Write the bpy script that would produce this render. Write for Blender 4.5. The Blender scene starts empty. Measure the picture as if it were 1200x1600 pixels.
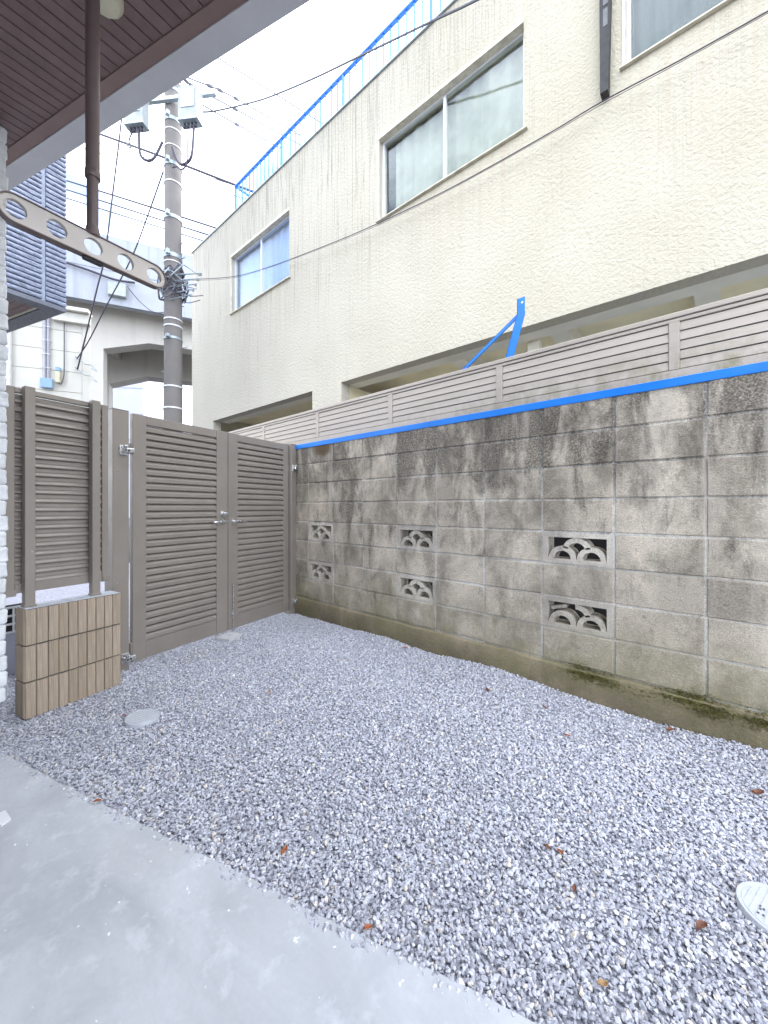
import bpy, math, random
from mathutils import Vector, Matrix, noise as mnoise
random.seed(7)
sc = bpy.context.scene
C = sc.collection
R = math.radians

# ------------------------------------------------------------------ camera
EYE = 1.13
cd = bpy.data.cameras.new('camera'); cam = bpy.data.objects.new('camera', cd); C.objects.link(cam)
cd.sensor_fit = 'HORIZONTAL'; cd.sensor_width = 36.0
cd.lens = 605.0/1200.0*36.0
cd.shift_y = -(800.0-792.8)/1200.0
cd.clip_start = 0.02; cd.clip_end = 800
cam.location = (0, 0, EYE); cam.rotation_euler = (R(90), 0, R(41.55))
sc.camera = cam

# ------------------------------------------------------------------ sky, sun, exposure
SUN_EL, SUN_AZ = 44.0, 14.0           # sun stands behind the cream building
w = bpy.data.worlds.new('World'); sc.world = w; w.use_nodes = True
nt = w.node_tree; nt.nodes.clear()
def wn(t, **k):
    n = nt.nodes.new(t)
    for a, b in k.items(): setattr(n, a, b)
    return n
sky = wn('ShaderNodeTexSky', sky_type='NISHITA', sun_disc=False)
sky.sun_elevation = R(SUN_EL); sky.sun_rotation = R(SUN_AZ); sky.air_density = 1.0; sky.dust_density = 1.6; sky.ozone_density = 1.0
tc = wn('ShaderNodeTexCoord'); mp = wn('ShaderNodeMapping'); mp.inputs['Scale'].default_value = (1.2, 1.2, 2.6)
mp.inputs['Location'].default_value = (2.3, 0.7, 0.9)
nz = wn('ShaderNodeTexNoise'); nz.inputs['Scale'].default_value = 2.0; nz.inputs['Detail'].default_value = 7; nz.inputs['Roughness'].default_value = 0.55
cr = wn('ShaderNodeValToRGB'); cr.color_ramp.elements[0].position = 0.37; cr.color_ramp.elements[1].position = 0.53
cr.color_ramp.elements[0].color = (.06, .06, .06, 1)
mx = wn('ShaderNodeMix', data_type='RGBA'); mx.inputs['B'].default_value = (9.7, 10.3, 11.4, 1)
bg = wn('ShaderNodeBackground'); bg.inputs['Strength'].default_value = 0.12
wo = wn('ShaderNodeOutputWorld')
lk = nt.links.new
lk(tc.outputs['Generated'], mp.inputs['Vector']); lk(mp.outputs['Vector'], nz.inputs['Vector']); lk(nz.outputs['Fac'], cr.inputs['Fac'])
lk(cr.outputs['Color'], mx.inputs['Factor']); lk(sky.outputs['Color'], mx.inputs['A']); lk(mx.outputs['Result'], bg.inputs['Color'])
lk(bg.outputs['Background'], wo.inputs['Surface'])
sl = bpy.data.lights.new('sun', 'SUN'); sl.energy = 1.1; sl.angle = R(10); sl.color = (1, .96, .9)
so = bpy.data.objects.new('sun', sl); C.objects.link(so)
sd = Vector((math.sin(R(SUN_AZ))*math.cos(R(SUN_EL)), math.cos(R(SUN_AZ))*math.cos(R(SUN_EL)), math.sin(R(SUN_EL))))
so.rotation_euler = sd.to_track_quat('Z', 'Y').to_euler(); so.location = (5, 12, 15)
vs = sc.view_settings; vs.view_transform = 'Standard'; vs.look = 'None'; vs.gamma = 1; vs.use_curve_mapping = False
vs.exposure = 2.18

# ------------------------------------------------------------------ mesh helpers
class MB:
    def __init__(s): s.v = []; s.f = []
    def add(s, vs_, fs):
        o = len(s.v); s.v += [tuple(q) for q in vs_]; s.f += [tuple(i+o for i in f) for f in fs]; return s
    def box(s, x0, x1, y0, y1, z0, z1):
        return s.add([(x0,y0,z0),(x1,y0,z0),(x1,y1,z0),(x0,y1,z0),(x0,y0,z1),(x1,y0,z1),(x1,y1,z1),(x0,y1,z1)],
                     [(0,3,2,1),(4,5,6,7),(0,1,5,4),(1,2,6,5),(2,3,7,6),(3,0,4,7)])
    def cbox(s, x0, x1, y0, y1, z0, z1, c=.003, jit=0):
        """box with chamfered edges"""
        V = {}; vs_ = []
        for ix, X in ((0, x0), (1, x1)):
            for iy, Y in ((0, y0), (1, y1)):
                for iz, Z in ((0, z0), (1, z1)):
                    dx, dy, dz = (c if ix == 0 else -c), (c if iy == 0 else -c), (c if iz == 0 else -c)
                    for a, p in (('x', (X, Y+dy, Z+dz)), ('y', (X+dx, Y, Z+dz)), ('z', (X+dx, Y+dy, Z))):
                        V[(ix,iy,iz,a)] = len(vs_)
                        vs_.append((p[0]+random.uniform(-jit,jit), p[1]+random.uniform(-jit,jit), p[2]+random.uniform(-jit,jit)))
        F = []
        for i in (0, 1):
            q = [V[(i,0,0,'x')],V[(i,1,0,'x')],V[(i,1,1,'x')],V[(i,0,1,'x')]]; F.append(q if i else q[::-1])
            q = [V[(0,i,0,'y')],V[(1,i,0,'y')],V[(1,i,1,'y')],V[(0,i,1,'y')]]; F.append(q[::-1] if i else q)
            q = [V[(0,0,i,'z')],V[(1,0,i,'z')],V[(1,1,i,'z')],V[(0,1,i,'z')]]; F.append(q if i else q[::-1])
        for a in (0, 1):
            for b in (0, 1):
                F.append([V[(a,b,0,'x')],V[(a,b,1,'x')],V[(a,b,1,'y')],V[(a,b,0,'y')]])
                F.append([V[(a,0,b,'x')],V[(a,1,b,'x')],V[(a,1,b,'z')],V[(a,0,b,'z')]])
                F.append([V[(0,a,b,'y')],V[(1,a,b,'y')],V[(1,a,b,'z')],V[(0,a,b,'z')]])
                for d in (0, 1): F.append([V[(a,b,d,'x')],V[(a,b,d,'y')],V[(a,b,d,'z')]])
        return s.add(vs_, F)
    def extrude_x(s, poly, x0, x1):
        n = len(poly); vs_ = [(x0, a, b) for a, b in poly]+[(x1, a, b) for a, b in poly]
        return s.add(vs_, [tuple(range(n))[::-1], tuple(range(n, 2*n))]+[(i, (i+1) % n, n+(i+1) % n, n+i) for i in range(n)])
    def extrude_y(s, poly, y0, y1):
        n = len(poly); vs_ = [(a, y0, b) for a, b in poly]+[(a, y1, b) for a, b in poly]
        return s.add(vs_, [tuple(range(n)), tuple(range(n, 2*n))[::-1]]+[(i, n+i, n+(i+1) % n, (i+1) % n) for i in range(n)])
    def extrude_z(s, poly, z0, z1):
        n = len(poly); vs_ = [(a, b, z0) for a, b in poly]+[(a, b, z1) for a, b in poly]
        return s.add(vs_, [tuple(range(n))[::-1], tuple(range(n, 2*n))]+[(i, (i+1) % n, n+(i+1) % n, n+i) for i in range(n)])
    def tube(s, pts, r, n=8):
        pts = [Vector(p) for p in pts]; rings = []; vs_ = []; fs = []
        rr = r if isinstance(r, (list, tuple)) else [r]*len(pts)
        up = None
        for i, p in enumerate(pts):
            t = (pts[min(i+1, len(pts)-1)]-pts[max(i-1, 0)]).normalized()
            if up is None:
                up = Vector((0,0,1)) if abs(t.z) < .9 else Vector((1,0,0))
            a = t.cross(up).normalized(); b = a.cross(t).normalized(); up = b
            rings.append([len(vs_)+k for k in range(n)])
            for k in range(n):
                q = 2*math.pi*k/n; vs_.append(p+a*math.cos(q)*rr[i]+b*math.sin(q)*rr[i])
        for i in range(len(pts)-1):
            for k in range(n):
                fs.append((rings[i][k], rings[i][(k+1) % n], rings[i+1][(k+1) % n], rings[i+1][k]))
        fs.append(tuple(rings[0][::-1])); fs.append(tuple(rings[-1]))
        return s.add(vs_, fs)
    def lathe(s, prof, n=24, c=(0,0)):
        vs_ = []; fs = []; m = len(prof)
        for k in range(n):
            q = 2*math.pi*k/n
            for r, z in prof: vs_.append((c[0]+r*math.cos(q), c[1]+r*math.sin(q), z))
        for k in range(n):
            for j in range(m-1):
                fs.append((k*m+j, ((k+1) % n)*m+j, ((k+1) % n)*m+j+1, k*m+j+1))
        return s.add(vs_, fs)
    def mesh(s, name):
        me = bpy.data.meshes.new(name); me.from_pydata(s.v, [], s.f); me.validate(); me.update()
        return me
    def build(s, name, m, parent=None, loc=(0,0,0), rot=(0,0,0), smooth=False):
        return link(name, fin(s.mesh(name), m, smooth), parent, loc, rot)
def fin(me, m, smooth=False):
    import bmesh
    bm = bmesh.new(); bm.from_mesh(me); bmesh.ops.recalc_face_normals(bm, faces=bm.faces); bm.to_mesh(me); bm.free()
    me.materials.clear(); me.materials.append(m)
    if smooth:
        for p in me.polygons: p.use_smooth = True
        try: me.set_sharp_from_angle(angle=R(40))
        except Exception: pass
    return me
def link(name, me, parent=None, loc=(0,0,0), rot=(0,0,0)):
    o = bpy.data.objects.new(name, me); C.objects.link(o); o.parent = parent; o.location = loc; o.rotation_euler = rot
    return o
def thing(name, label, cat, loc=(0,0,0), rz=0, group=None):
    o = bpy.data.objects.new(name, None); C.objects.link(o); o.location = loc; o.rotation_euler = (0,0,rz); o.empty_display_size = .1
    return tag(o, label, cat, group)
def tag(o, label, cat, group=None):
    o['label'] = label; o['category'] = cat
    if group: o['group'] = group
    return o
def struct(o, kind='structure'): o['kind'] = kind; return o
def bx(name, m, parent, *a, c=None): 
    b = MB(); (b.cbox(*a, c=c) if c else b.box(*a)); return b.build(name, m, parent)
def smooth_path(pts, k=6):
    P = [Vector(p) for p in pts]; out = []
    for i in range(len(P)-1):
        p0, p1, p2, p3 = P[max(i-1, 0)], P[i], P[i+1], P[min(i+2, len(P)-1)]
        for j in range(k):
            t = j/k
            out.append(.5*((2*p1)+(p2-p0)*t+(2*p0-5*p1+4*p2-p3)*t*t+(3*p1-p0-3*p2+p3)*t**3))
    return out+[P[-1]]

# ------------------------------------------------------------------ materials
class NT:
    def __init__(s, name, rough=.7, metal=0., spec=.5):
        s.m = bpy.data.materials.new(name); s.m.use_nodes = True; s.t = s.m.node_tree
        s.b = s.t.nodes['Principled BSDF']; s.b.inputs['Roughness'].default_value = rough; s.b.inputs['Metallic'].default_value = metal
        s.b.inputs['Specular IOR Level'].default_value = spec
    def n(s, ty, ins=None, **k):
        q = s.t.nodes.new(ty)
        for a, b in k.items(): setattr(q, a, b)
        for a, b in (ins or {}).items(): s.put(q.inputs[a], b)
        return q
    def put(s, sock, v):
        if isinstance(v, bpy.types.NodeSocket): s.t.links.new(v, sock)
        elif isinstance(v, bpy.types.Node): s.t.links.new(v.outputs[0], sock)
        else:
            if isinstance(v, (tuple, list)) and len(v) == 3 and sock.type == 'RGBA': v = (*v, 1)
            sock.default_value = v
    def coord(s, kind='pos', scale=(1,1,1), loc=(0,0,0)):
        src = s.n('ShaderNodeNewGeometry').outputs['Position'] if kind == 'pos' else s.n('ShaderNodeTexCoord').outputs['Object']
        return s.n('ShaderNodeMapping', {'Vector': src, 'Scale': scale, 'Location': loc}).outputs[0]
    def noise(s, scale, vec=None, detail=4, rough=.55, dist=0):
        d = {'Scale': scale, 'Detail': detail, 'Roughness': rough, 'Distortion': dist}
        if vec is not None: d['Vector'] = vec
        return s.n('ShaderNodeTexNoise', d).outputs['Fac']
    def ramp(s, fac, p0, p1, a=0., b=1.):
        q = s.n('ShaderNodeMapRange', {'Value': fac, 'From Min': p0, 'From Max': p1, 'To Min': a, 'To Max': b}); return q.outputs[0]
    def mix(s, fac, a, b, mode='MIX'):
        q = s.n('ShaderNodeMix', data_type='RGBA', blend_type=mode)
        s.put(q.inputs['Factor'], fac); s.put(q.inputs['A'], a); s.put(q.inputs['B'], b); return q.outputs['Result']
    def math(s, op, a, b=0.):
        q = s.n('ShaderNodeMath', operation=op); s.put(q.inputs[0], a); s.put(q.inputs[1], b); return q.outputs[0]
    def xyz(s, vec):
        q = s.n('ShaderNodeSeparateXYZ', {'Vector': vec}); return q.outputs
    def rnd(s): return s.n('ShaderNodeObjectInfo').outputs['Random']
    def bump(s, h, strength=.4, dist=.003):
        q = s.n('ShaderNodeBump', {'Height': h, 'Strength': strength, 'Distance': dist}); s.put(s.b.inputs['Normal'], q.outputs[0]); return s
    def col(s, c): s.put(s.b.inputs['Base Color'], c); return s
    def rough(s, c): s.put(s.b.inputs['Roughness'], c); return s

def simple(name, c, rough=.6, metal=0., var=.12, scale=9., kind='pos', bump=None, spec=.5, rv=.06):
    t = NT(name, rough, metal, spec); v = t.coord(kind)
    n = t.noise(scale, v); d = tuple(x*(1-var) for x in c); l = tuple(min(1, x*(1+var)) for x in c)
    cc = t.mix(t.ramp(n, .3, .7), d, l)
    cc = t.mix(t.ramp(t.rnd(), 0, 1, 0, 1), t.mix(1., cc, (1-rv,)*3, 'MULTIPLY'), t.mix(1., cc, (1+rv,)*3, 'MULTIPLY'))
    t.col(cc).rough(t.ramp(t.noise(scale*3, v), .3, .7, max(.03, rough-.1), min(1, rough+.1)))
    if bump: t.bump(t.noise(bump[0], v, 5), bump[1], bump[2] if len(bump) > 2 else .002)
    return t.m

BRONZE = simple('bronze_aluminium', (.275, .242, .208), .4, .25, .06, 5, rv=.03)
BRONZE_D = simple('bronze_aluminium_dark', (.27, .24, .21), .45, .1, .06, 5, rv=.02)
STEEL = simple('stainless_steel', (.6, .6, .6), .28, .9, .1, 30)
GALV = simple('galvanised_steel', (.34, .39, .42), .45, .6, .15, 25)
def m_blue():
    t = NT('blue_paint', .45); v = t.coord('pos')
    c = t.mix(t.ramp(t.noise(1., t.coord('pos', (3, 3, 14)), 5, .6), .35, .7), (.004, .175, .66), (.012, .215, .72))
    c = t.mix(t.ramp(t.noise(1., t.coord('pos', (26, 4, 3)), 5, .7), .6, .78, 0, .35), c, (.012, .09, .32))
    c = t.mix(t.ramp(t.noise(55, v, 3, .6), .72, .76, 0, .8), c, (.12, .07, .045))
    t.col(c).rough(t.ramp(t.noise(20, v, 4), .3, .7, .35, .6)); t.bump(t.noise(60, v, 4), .12, .002); return t.m
BLUE = m_blue()
BLUE_RAIL = simple('pale_blue_paint', (.02, .16, .6), .45, 0, .1, 8)
WHITE_ALU = simple('white_aluminium', (.72, .72, .74), .4, .1, .06, 10)
CABLE = simple('black_cable', (.035, .03, .05), .55, 0, .1, 10)
CABLE_G = simple('grey_cable', (.12, .12, .14), .55, 0, .1, 10)
CREAM_IN = simple('cream_inner_wall', (.72, .64, .43), .85, 0, .1, 2, bump=(80, .3))
SOFFIT = simple('brown_soffit', (.2, .135, .125), .6, 0, .1, 12, rv=.08, bump=(220, .15))
TRIM = simple('brown_trim', (.26, .175, .155), .55, 0, .08, 8)
FASCIA = simple('grey_fascia', (.66, .66, .67), .85, 0, .06, 5, bump=(300, .4))
DARK = simple('dark_void', (.03, .028, .027), .9)
ASPHALT = simple('asphalt', (.045, .045, .05), .9, 0, .3, 3, bump=(150, .6))
BOX_BLUE = simple('blue_grey_plastic', (.3, .45, .62), .5)
BOX_GREY = simple('pale_grey_box', (.3, .33, .33), .5, 0, .15, 8)
PALE = simple('pale_lavender_wall', (.38, .39, .46), .8, 0, .06, 1)
CERAMIC = simple('beige_plastic', (.62, .58, .42), .5)
MOSS = simple('moss', (.14, .13, .03), .95, 0, .5, 40)
LID = simple('grey_plastic_lid', (.47, .49, .52), .5, 0, .05, 30, bump=(120, .15))
MARK = simple('dark_ink', (.1, .09, .12), .6)
PIPE = simple('bronze_pipe', (.17, .13, .125), .38, .35, .06, 8)
ARM = simple('champagne_aluminium', (.56, .51, .465), .4, .3, .05, 8)
CAP = simple('cement_cap', (.5, .52, .55), .85, 0, .15, 25, bump=(150, .4))
DPOST = simple('charcoal_metal', (.035, .034, .034), .75, 0, .1, 8)

DPOST2 = simple('grey_label_plate', (.12, .12, .125), .6)
def m_slab():
    t = NT('slab_concrete', .62, spec=.35); v = t.coord('pos'); vd = t.coord('pos', (1.2, 2.2, 1))
    big = t.noise(1.7, vd, 6, .6, .6); fine = t.noise(14, v, 6, .65); sp = t.noise(70, v, 3)
    c = t.mix(t.ramp(big, .34, .66), (.40, .412, .43), (.53, .545, .565))
    c = t.mix(t.ramp(t.noise(2.6, t.coord('pos', loc=(7, 3, 0)), 5), .56, .72, 0, .5), c, (.49, .47, .44))
    c = t.mix(t.ramp(fine, .54, .68, 0, .6), c, (.63, .645, .67))
    c = t.mix(t.ramp(sp, .3, .7), t.mix(1., c, (.95,)*3, 'MULTIPLY'), c)
    c = t.mix(t.ramp(t.noise(38, v, 2), .73, .76), c, (.78, .79, .8))
    sc2 = t.noise(1., t.coord('pos', (3, 26, 1)), 4, .6, .8)
    c = t.mix(t.ramp(t.math('ABSOLUTE', t.math('SUBTRACT', sc2, .5)), .012, .0, 0, .22), c, (.42, .42, .43))
    c = t.mix(t.ramp(t.noise(5, t.coord('pos', (1, 1, 1), (2, 9, 0)), 8, .75, .6), .5, .66, 0, .45), c, (.37, .385, .41))
    t.col(c).rough(t.ramp(fine, .3, .7, .45, .75)); t.bump(t.math('ADD', t.noise(6, v, 6), t.math('MULTIPLY', sp, .3)), .25, .004); return t.m
SLAB = m_slab()

def m_stone():
    t = NT('gravel_stone', .75, spec=.3); r = t.rnd()
    rp = t.n('ShaderNodeValToRGB', {'Fac': r}); e = rp.color_ramp.elements
    e[0].position = 0; e[0].color = (.3, .3, .34, 1); e[1].position = 1; e[1].color = (.86, .85, .84, 1)
    for p, c in ((.2, (.42, .425, .475)), (.45, (.51, .515, .57)), (.7, (.58, .585, .64)), (.9, (.68, .685, .73)), (.965, (.7, .62, .52))):
        q = e.new(p); q.color = (*c, 1)
    n = t.noise(140, t.coord('pos'), 3)
    t.col(t.mix(t.ramp(n, .3, .7), t.mix(1., rp.outputs[0], (.82,)*3, 'MULTIPLY'), rp.outputs[0])); t.bump(n, .3, .002); return t.m
STONE = m_stone()
def m_bed():
    t = NT('gravel_bed', .9); v = t.coord('pos')
    vo = t.n('ShaderNodeTexVoronoi', {'Vector': v, 'Scale': 75.})
    c = t.mix(t.ramp(t.xyz(vo.outputs['Color'])[0], 0, 1), (.34, .335, .38), (.56, .555, .62))
    t.col(t.mix(t.ramp(vo.outputs['Distance'], .25, .6, 0, .6), c, (.2, .2, .23))); t.bump(vo.outputs['Distance'], .8, -.008); return t.m
BED = m_bed()

def m_block(name, lo, hi, algae=True, soot=True):
    t = NT(name, .9, spec=.25); v = t.coord('pos'); z = t.xyz(v)[2]; r = t.rnd()
    c = t.mix(r, lo, hi)
    c = t.mix(t.ramp(t.noise(2.3, t.coord('pos', (1.3, 1, 1), (5, 0, 1)), 7, .65, .4), .40, .62, 0, .85), c, tuple(min(.8, x*1.5) for x in hi))
    c = t.mix(t.ramp(t.noise(2.0, t.coord('pos', (1.6, 1, .8), (1, 0, 8)), 7, .7, .5), .53, .62, 0, .42), c, tuple(x*.45 for x in lo))
    sp = t.noise(170, v, 4, .7)
    c = t.mix(t.ramp(sp, .32, .68), t.mix(1., c, (.62,)*3, 'MULTIPLY'), t.mix(1., c, (1.2,)*3, 'MULTIPLY'))
    c = t.mix(t.ramp(t.noise(34, v, 4, .7), .57, .72, 0, .55), c, tuple(x*.55 for x in lo))
    if soot:
        st = t.noise(1., t.coord('pos', (5.5, 1, 2.0)), 8, .7, .5)
        g = t.ramp(z, .55, 1.74, -.16, .15)
        k = t.ramp(t.math('ADD', t.math('ADD', st, g), t.ramp(r, 0, 1, -.09, .09)), .475, .62, 0, .84)
        k2 = t.math('MULTIPLY', k, t.ramp(t.noise(95, v, 5, .75), .34, .56, .25, 1.))
        c = t.mix(k2, c, (.06, .053, .043))
        wt = t.noise(1., t.coord('pos', (9, 1, .8), (4, 0, 2)), 5, .6)
        c = t.mix(t.math('MULTIPLY', t.ramp(wt, .56, .74, 0, .7), t.ramp(z, .2, 1.2, .4, 1.)), c, (.58, .525, .45))
    if soot:
        px_, py_, pz_ = t.xyz(v)
        dd = t.math('ADD', t.math('POWER', t.math('DIVIDE', t.math('ABSOLUTE', t.math('SUBTRACT', px_, -3.05)), .16), 2.), t.math('POWER', t.math('DIVIDE', t.math('ABSOLUTE', t.math('SUBTRACT', pz_, 1.76)), .13), 2.))
        c = t.mix(t.ramp(t.math('ADD', dd, t.math('MULTIPLY', t.noise(14, v, 5), 1.6)), 1.9, 1.2, 0, .85), c, (.1, .062, .03))
    if algae:
        ag = t.math('MULTIPLY', t.ramp(z, .6, .2, 0, 1), t.ramp(t.noise(2.6, v, 5, .6), .36, .6))
        c = t.mix(t.math('MULTIPLY', ag, .6), c, (.2, .185, .09))
        c = t.mix(t.math('MULTIPLY', t.ramp(z, .19, .0, 0, .6), t.ramp(t.noise(4, v, 5), .3, .6)), c, (.1, .085, .055))
    t.col(c)
    h = t.math('ADD', t.math('MULTIPLY', sp, .7), t.noise(45, v, 5, .7)); t.bump(h, .9, .009); return t.m
BLOCK = m_block('weathered_block', (.27, .238, .19), (.50, .44, .36))
MORTAR = m_block('mortar', (.58, .54, .48), (.62, .58, .52))
VENT = m_block('vent_block_concrete', (.5, .45, .39), (.55, .5, .43), soot=False)
FOOT = m_block('footing_concrete', (.26, .21, .145), (.30, .245, .175))

def m_stucco():
    t = NT('cream_stucco', .88, spec=.25); o = t.coord('obj'); x, y, z = t.xyz(o)
    c = t.mix(t.ramp(t.noise(.8, o, 4), .35, .65), (.445, .405, .315), (.49, .45, .36))
    c = t.mix(t.ramp(x, 0, 9, .55, 0), c, (.45, .44, .415))
    # thin dark runs of rain water below the parapet and the window sills
    ln = t.noise(1., t.coord('obj', (15, 1, .25)), 3, .5, .35)
    ln2 = t.noise(1., t.coord('obj', (34, 1, .5), (3, 0, 1)), 2, .5, .5)
    band = t.ramp(t.noise(1., t.coord('obj', (.55, 1, .08)), 2), .38, .58)
    top = t.ramp(z, 4.2, 7.9, .12, 1.)
    k = t.math('MULTIPLY', t.ramp(t.math('ABSOLUTE', t.math('SUBTRACT', ln, .5)), .028, .0), t.math('MULTIPLY', band, top))
    k2 = t.math('MULTIPLY', t.ramp(t.math('ABSOLUTE', t.math('SUBTRACT', ln2, .5)), .05, .0), t.ramp(z, 6.6, 8., 0., .7))
    c = t.mix(t.math('MULTIPLY', t.math('MAXIMUM', k, k2), .85), c, (.15, .138, .115))
    c = t.mix(t.math('MULTIPLY', t.ramp(t.noise(1., t.coord('obj', (6, 1, .3)), 4), .4, .7, 0, .45), t.ramp(z, 6.4, 8.)), c, (.42, .40, .36))
    for (sx0, sx1) in ((2.0, 4.5), (6.6, 9.1), (9.95, 12.5)):
        inx = t.math('MULTIPLY', t.ramp(x, sx0, sx0+.25), t.ramp(x, sx1, sx1-.25)); below = t.math('MULTIPLY', t.ramp(z, 4.2, 5.66), t.math('LESS_THAN', z, 5.67))
        c = t.mix(t.math('MULTIPLY', t.math('MULTIPLY', inx, below), t.ramp(ln, .5, .68, 0, .5)), c, (.4, .33, .25))
    t.col(c)
    h = t.math('ADD', t.noise(27, o, 3, .55, .6), t.math('MULTIPLY', t.noise(60, o, 3), .25)); t.bump(h, .8, .024); return t.m
STUCCO = m_stucco()
REVEAL = simple('painted_reveal', (.60, .55, .44), .7, 0, .2, 12)
BEAM_UN = simple('beam_underside', (.72, .68, .57), .85, 0, .08, 2)

def m_slat():
    t = NT('beige_aluminium', .45, .1); v = t.coord('pos'); z = t.xyz(v)[2]
    c = t.mix(t.ramp(t.noise(1., t.coord('pos', (2, 1, 30)), 3), .3, .7), (.42, .365, .305), (.48, .42, .355))
    dirt = t.math('MULTIPLY', t.ramp(z, 2.05, 1.83, 0, 1), t.ramp(t.noise(1., t.coord('pos', (14, 1, 9)), 6, .7), .42, .62))
    right = t.ramp(t.xyz(v)[0], -2.4, -.2, .2, 1.)
    c = t.mix(t.math('MULTIPLY', t.math('MULTIPLY', dirt, right), .8), c, (.20, .19, .09)); t.col(c); return t.m
SLAT = m_slat()

def m_conc(name, c, scale=.8, streak=.5):
    t = NT(name, .88, spec=.25); v = t.coord('pos')
    q = t.mix(t.ramp(t.noise(scale, v, 6, .6), .3, .7), tuple(x*.85 for x in c), c)
    st = t.noise(1., t.coord('pos', (2.2, 2.2, .12)), 5, .6)
    q = t.mix(t.ramp(st, .52, .75, 0, streak), q, tuple(x*.5 for x in c)); t.col(q); t.bump(t.noise(60, v, 4), .25, .003); return t.m
VIA = m_conc('viaduct_concrete', (.33, .35, .4))
VIA_IN = m_conc('viaduct_underside', (.46, .44, .41), .5, .25)
POLE = m_conc('pole_concrete', (.21, .195, .185), 3, .4)
SIDING = simple('slate_blue_siding', (.19, .215, .29), .7, 0, .25, 30, rv=.05, bump=(70, .8, .01))
SIDING_J = simple('siding_joint', (.24, .27, .34), .6)
DKTRIM = simple('dark_trim', (.1, .11, .14), .5)
CREAM_SID = simple('cream_siding', (.66, .635, .56), .75, 0, .04, 3, rv=.02, bump=(120, .25))
ROCK = simple('white_rock_face', (.78, .8, .81), .85, 0, .1, 25, rv=.05, bump=(60, .7, .006))
LEAFS = [simple('dry_leaf_brown', (.16, .06, .03), .6, 0, .4, 60), simple('dry_leaf_rust', (.32, .1, .035), .6, 0, .4, 60), simple('dry_leaf_tan', (.36, .22, .1), .6, 0, .4, 60)]

def m_tile():
    t = NT('tan_tile', .65); o = t.coord('obj'); x, y, z = t.xyz(o)
    base = t.mix(t.rnd(), (.355, .28, .2), (.445, .355, .265))
    n = t.noise(1., t.coord('obj', (230, 230, 6)), 3, .5)
    c = t.mix(t.ramp(n, .35, .65), t.mix(1., base, (.72,)*3, 'MULTIPLY'), t.mix(1., base, (1.12,)*3, 'MULTIPLY'))
    c = t.mix(t.ramp(t.noise(40, t.coord('pos'), 4), .6, .75, 0, .35), c, (.5, .42, .32))
    t.col(c); t.bump(n, .6, .002); return t.m
TILE = m_tile()

def m_glass(name, tint, gloss=.03, lo=.18):
    m = bpy.data.materials.new(name); m.use_nodes = True; t = m.node_tree; t.nodes.clear()
    o = t.nodes.new('ShaderNodeOutputMaterial'); a = t.nodes.new('ShaderNodeBsdfTransparent'); a.inputs[0].default_value = (*tint, 1)
    g = t.nodes.new('ShaderNodeBsdfGlossy'); g.inputs['Roughness'].default_value = gloss; g.inputs['Color'].default_value = (.9, .95, 1, 1)
    lw = t.nodes.new('ShaderNodeLayerWeight'); f = t.nodes.new('ShaderNodeMath'); f.operation = 'POWER'; f.inputs[1].default_value = 2.2; t.links.new(lw.outputs['Facing'], f.inputs[0])
    r = t.nodes.new('ShaderNodeMapRange'); r.inputs['From Max'].default_value = 1.; r.inputs['To Min'].default_value = lo; r.inputs['To Max'].default_value = .36
    x = t.nodes.new('ShaderNodeMixShader'); n = t.nodes.new('ShaderNodeTexNoise'); n.inputs['Scale'].default_value = 2.5
    tc_ = t.nodes.new('ShaderNodeTexCoord'); b = t.nodes.new('ShaderNodeBump'); b.inputs['Strength'].default_value = .12; b.inputs['Distance'].default_value = .02
    L_ = t.links.new; L_(tc_.outputs['Object'], n.inputs['Vector']); L_(n.outputs['Fac'], b.inputs['Height']); L_(b.outputs[0], g.inputs['Normal'])
    L_(f.outputs[0], r.inputs['Value']); L_(r.outputs[0], x.inputs[0]); L_(a.outputs[0], x.inputs[1]); L_(g.outputs[0], x.inputs[2]); L_(x.outputs[0], o.inputs['Surface'])
    return m
GLASS = m_glass('window_glass', (.93, .95, .93), .03, .015)
FROST = m_glass('frosted_glass', (.85, .9, .97), .25, .06)
CURTAIN = simple('curtain_cloth', (.27, .275, .235), .9, 0, .15, 4)
SKY_REFL = simple('painted_sky_reflection', (.34, .42, .54), .8, 0, .05, 3)  # reflected sky put into the colour of a sheet behind the frosted panes
CURTAIN_G = simple('grey_green_curtain', (.05, .065, .065), .9, 0, .1, 3)

# ------------------------------------------------------------------ ground
def edge_y(x): return .16+(x+2.482)*.3152          # line where slab and gravel meet
b = MB(); b.box(-160, 160, -160, 160, -.6, -.06); street = struct(b.build('street', ASPHALT))
b = MB(); b.box(-4.6, 9, 2.63, 9.5, -.055, -.02); struct(b.build('parking_lot', CAP))
def ghgt(x, y):
    h = .014*mnoise.noise(Vector((x*1.7, y*1.7, 3.1)))+.008*mnoise.noise(Vector((x*5, y*5, 1.2)))
    dw = max(0, 1-(2.5-y)/.55)
    h += dw*(.035*math.exp(-((x+2.15)/.35)**2)+.05*math.exp(-((x+1.25)/.4)**2)+.045*math.exp(-((x-.35)/.4)**2)-.012)
    ds = max(0, 1-abs(y-edge_y(x))/.15); h = h*(1-ds)+.010*ds
    return h
def ground_grid(x0, x1, nx, ny, y1, dz=0, spill=0.):
    b = MB(); vs_ = []; fs = []
    for i in range(nx+1):
        x = x0+(x1-x0)*i/nx; ya = edge_y(x)-.012
        for j in range(ny+1):
            ya = edge_y(x)-.012-spill*(.5+mnoise.noise(Vector((x*9, 2, 0)))); y = ya+(y1-ya)*j/ny; vs_.append((x, y, ghgt(x, y)+dz))
    for i in range(nx):
        for j in range(ny):
            a = i*(ny+1)+j; fs.append((a, a+ny+1, a+ny+2, a+1))
    return b.add(vs_, fs)
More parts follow.
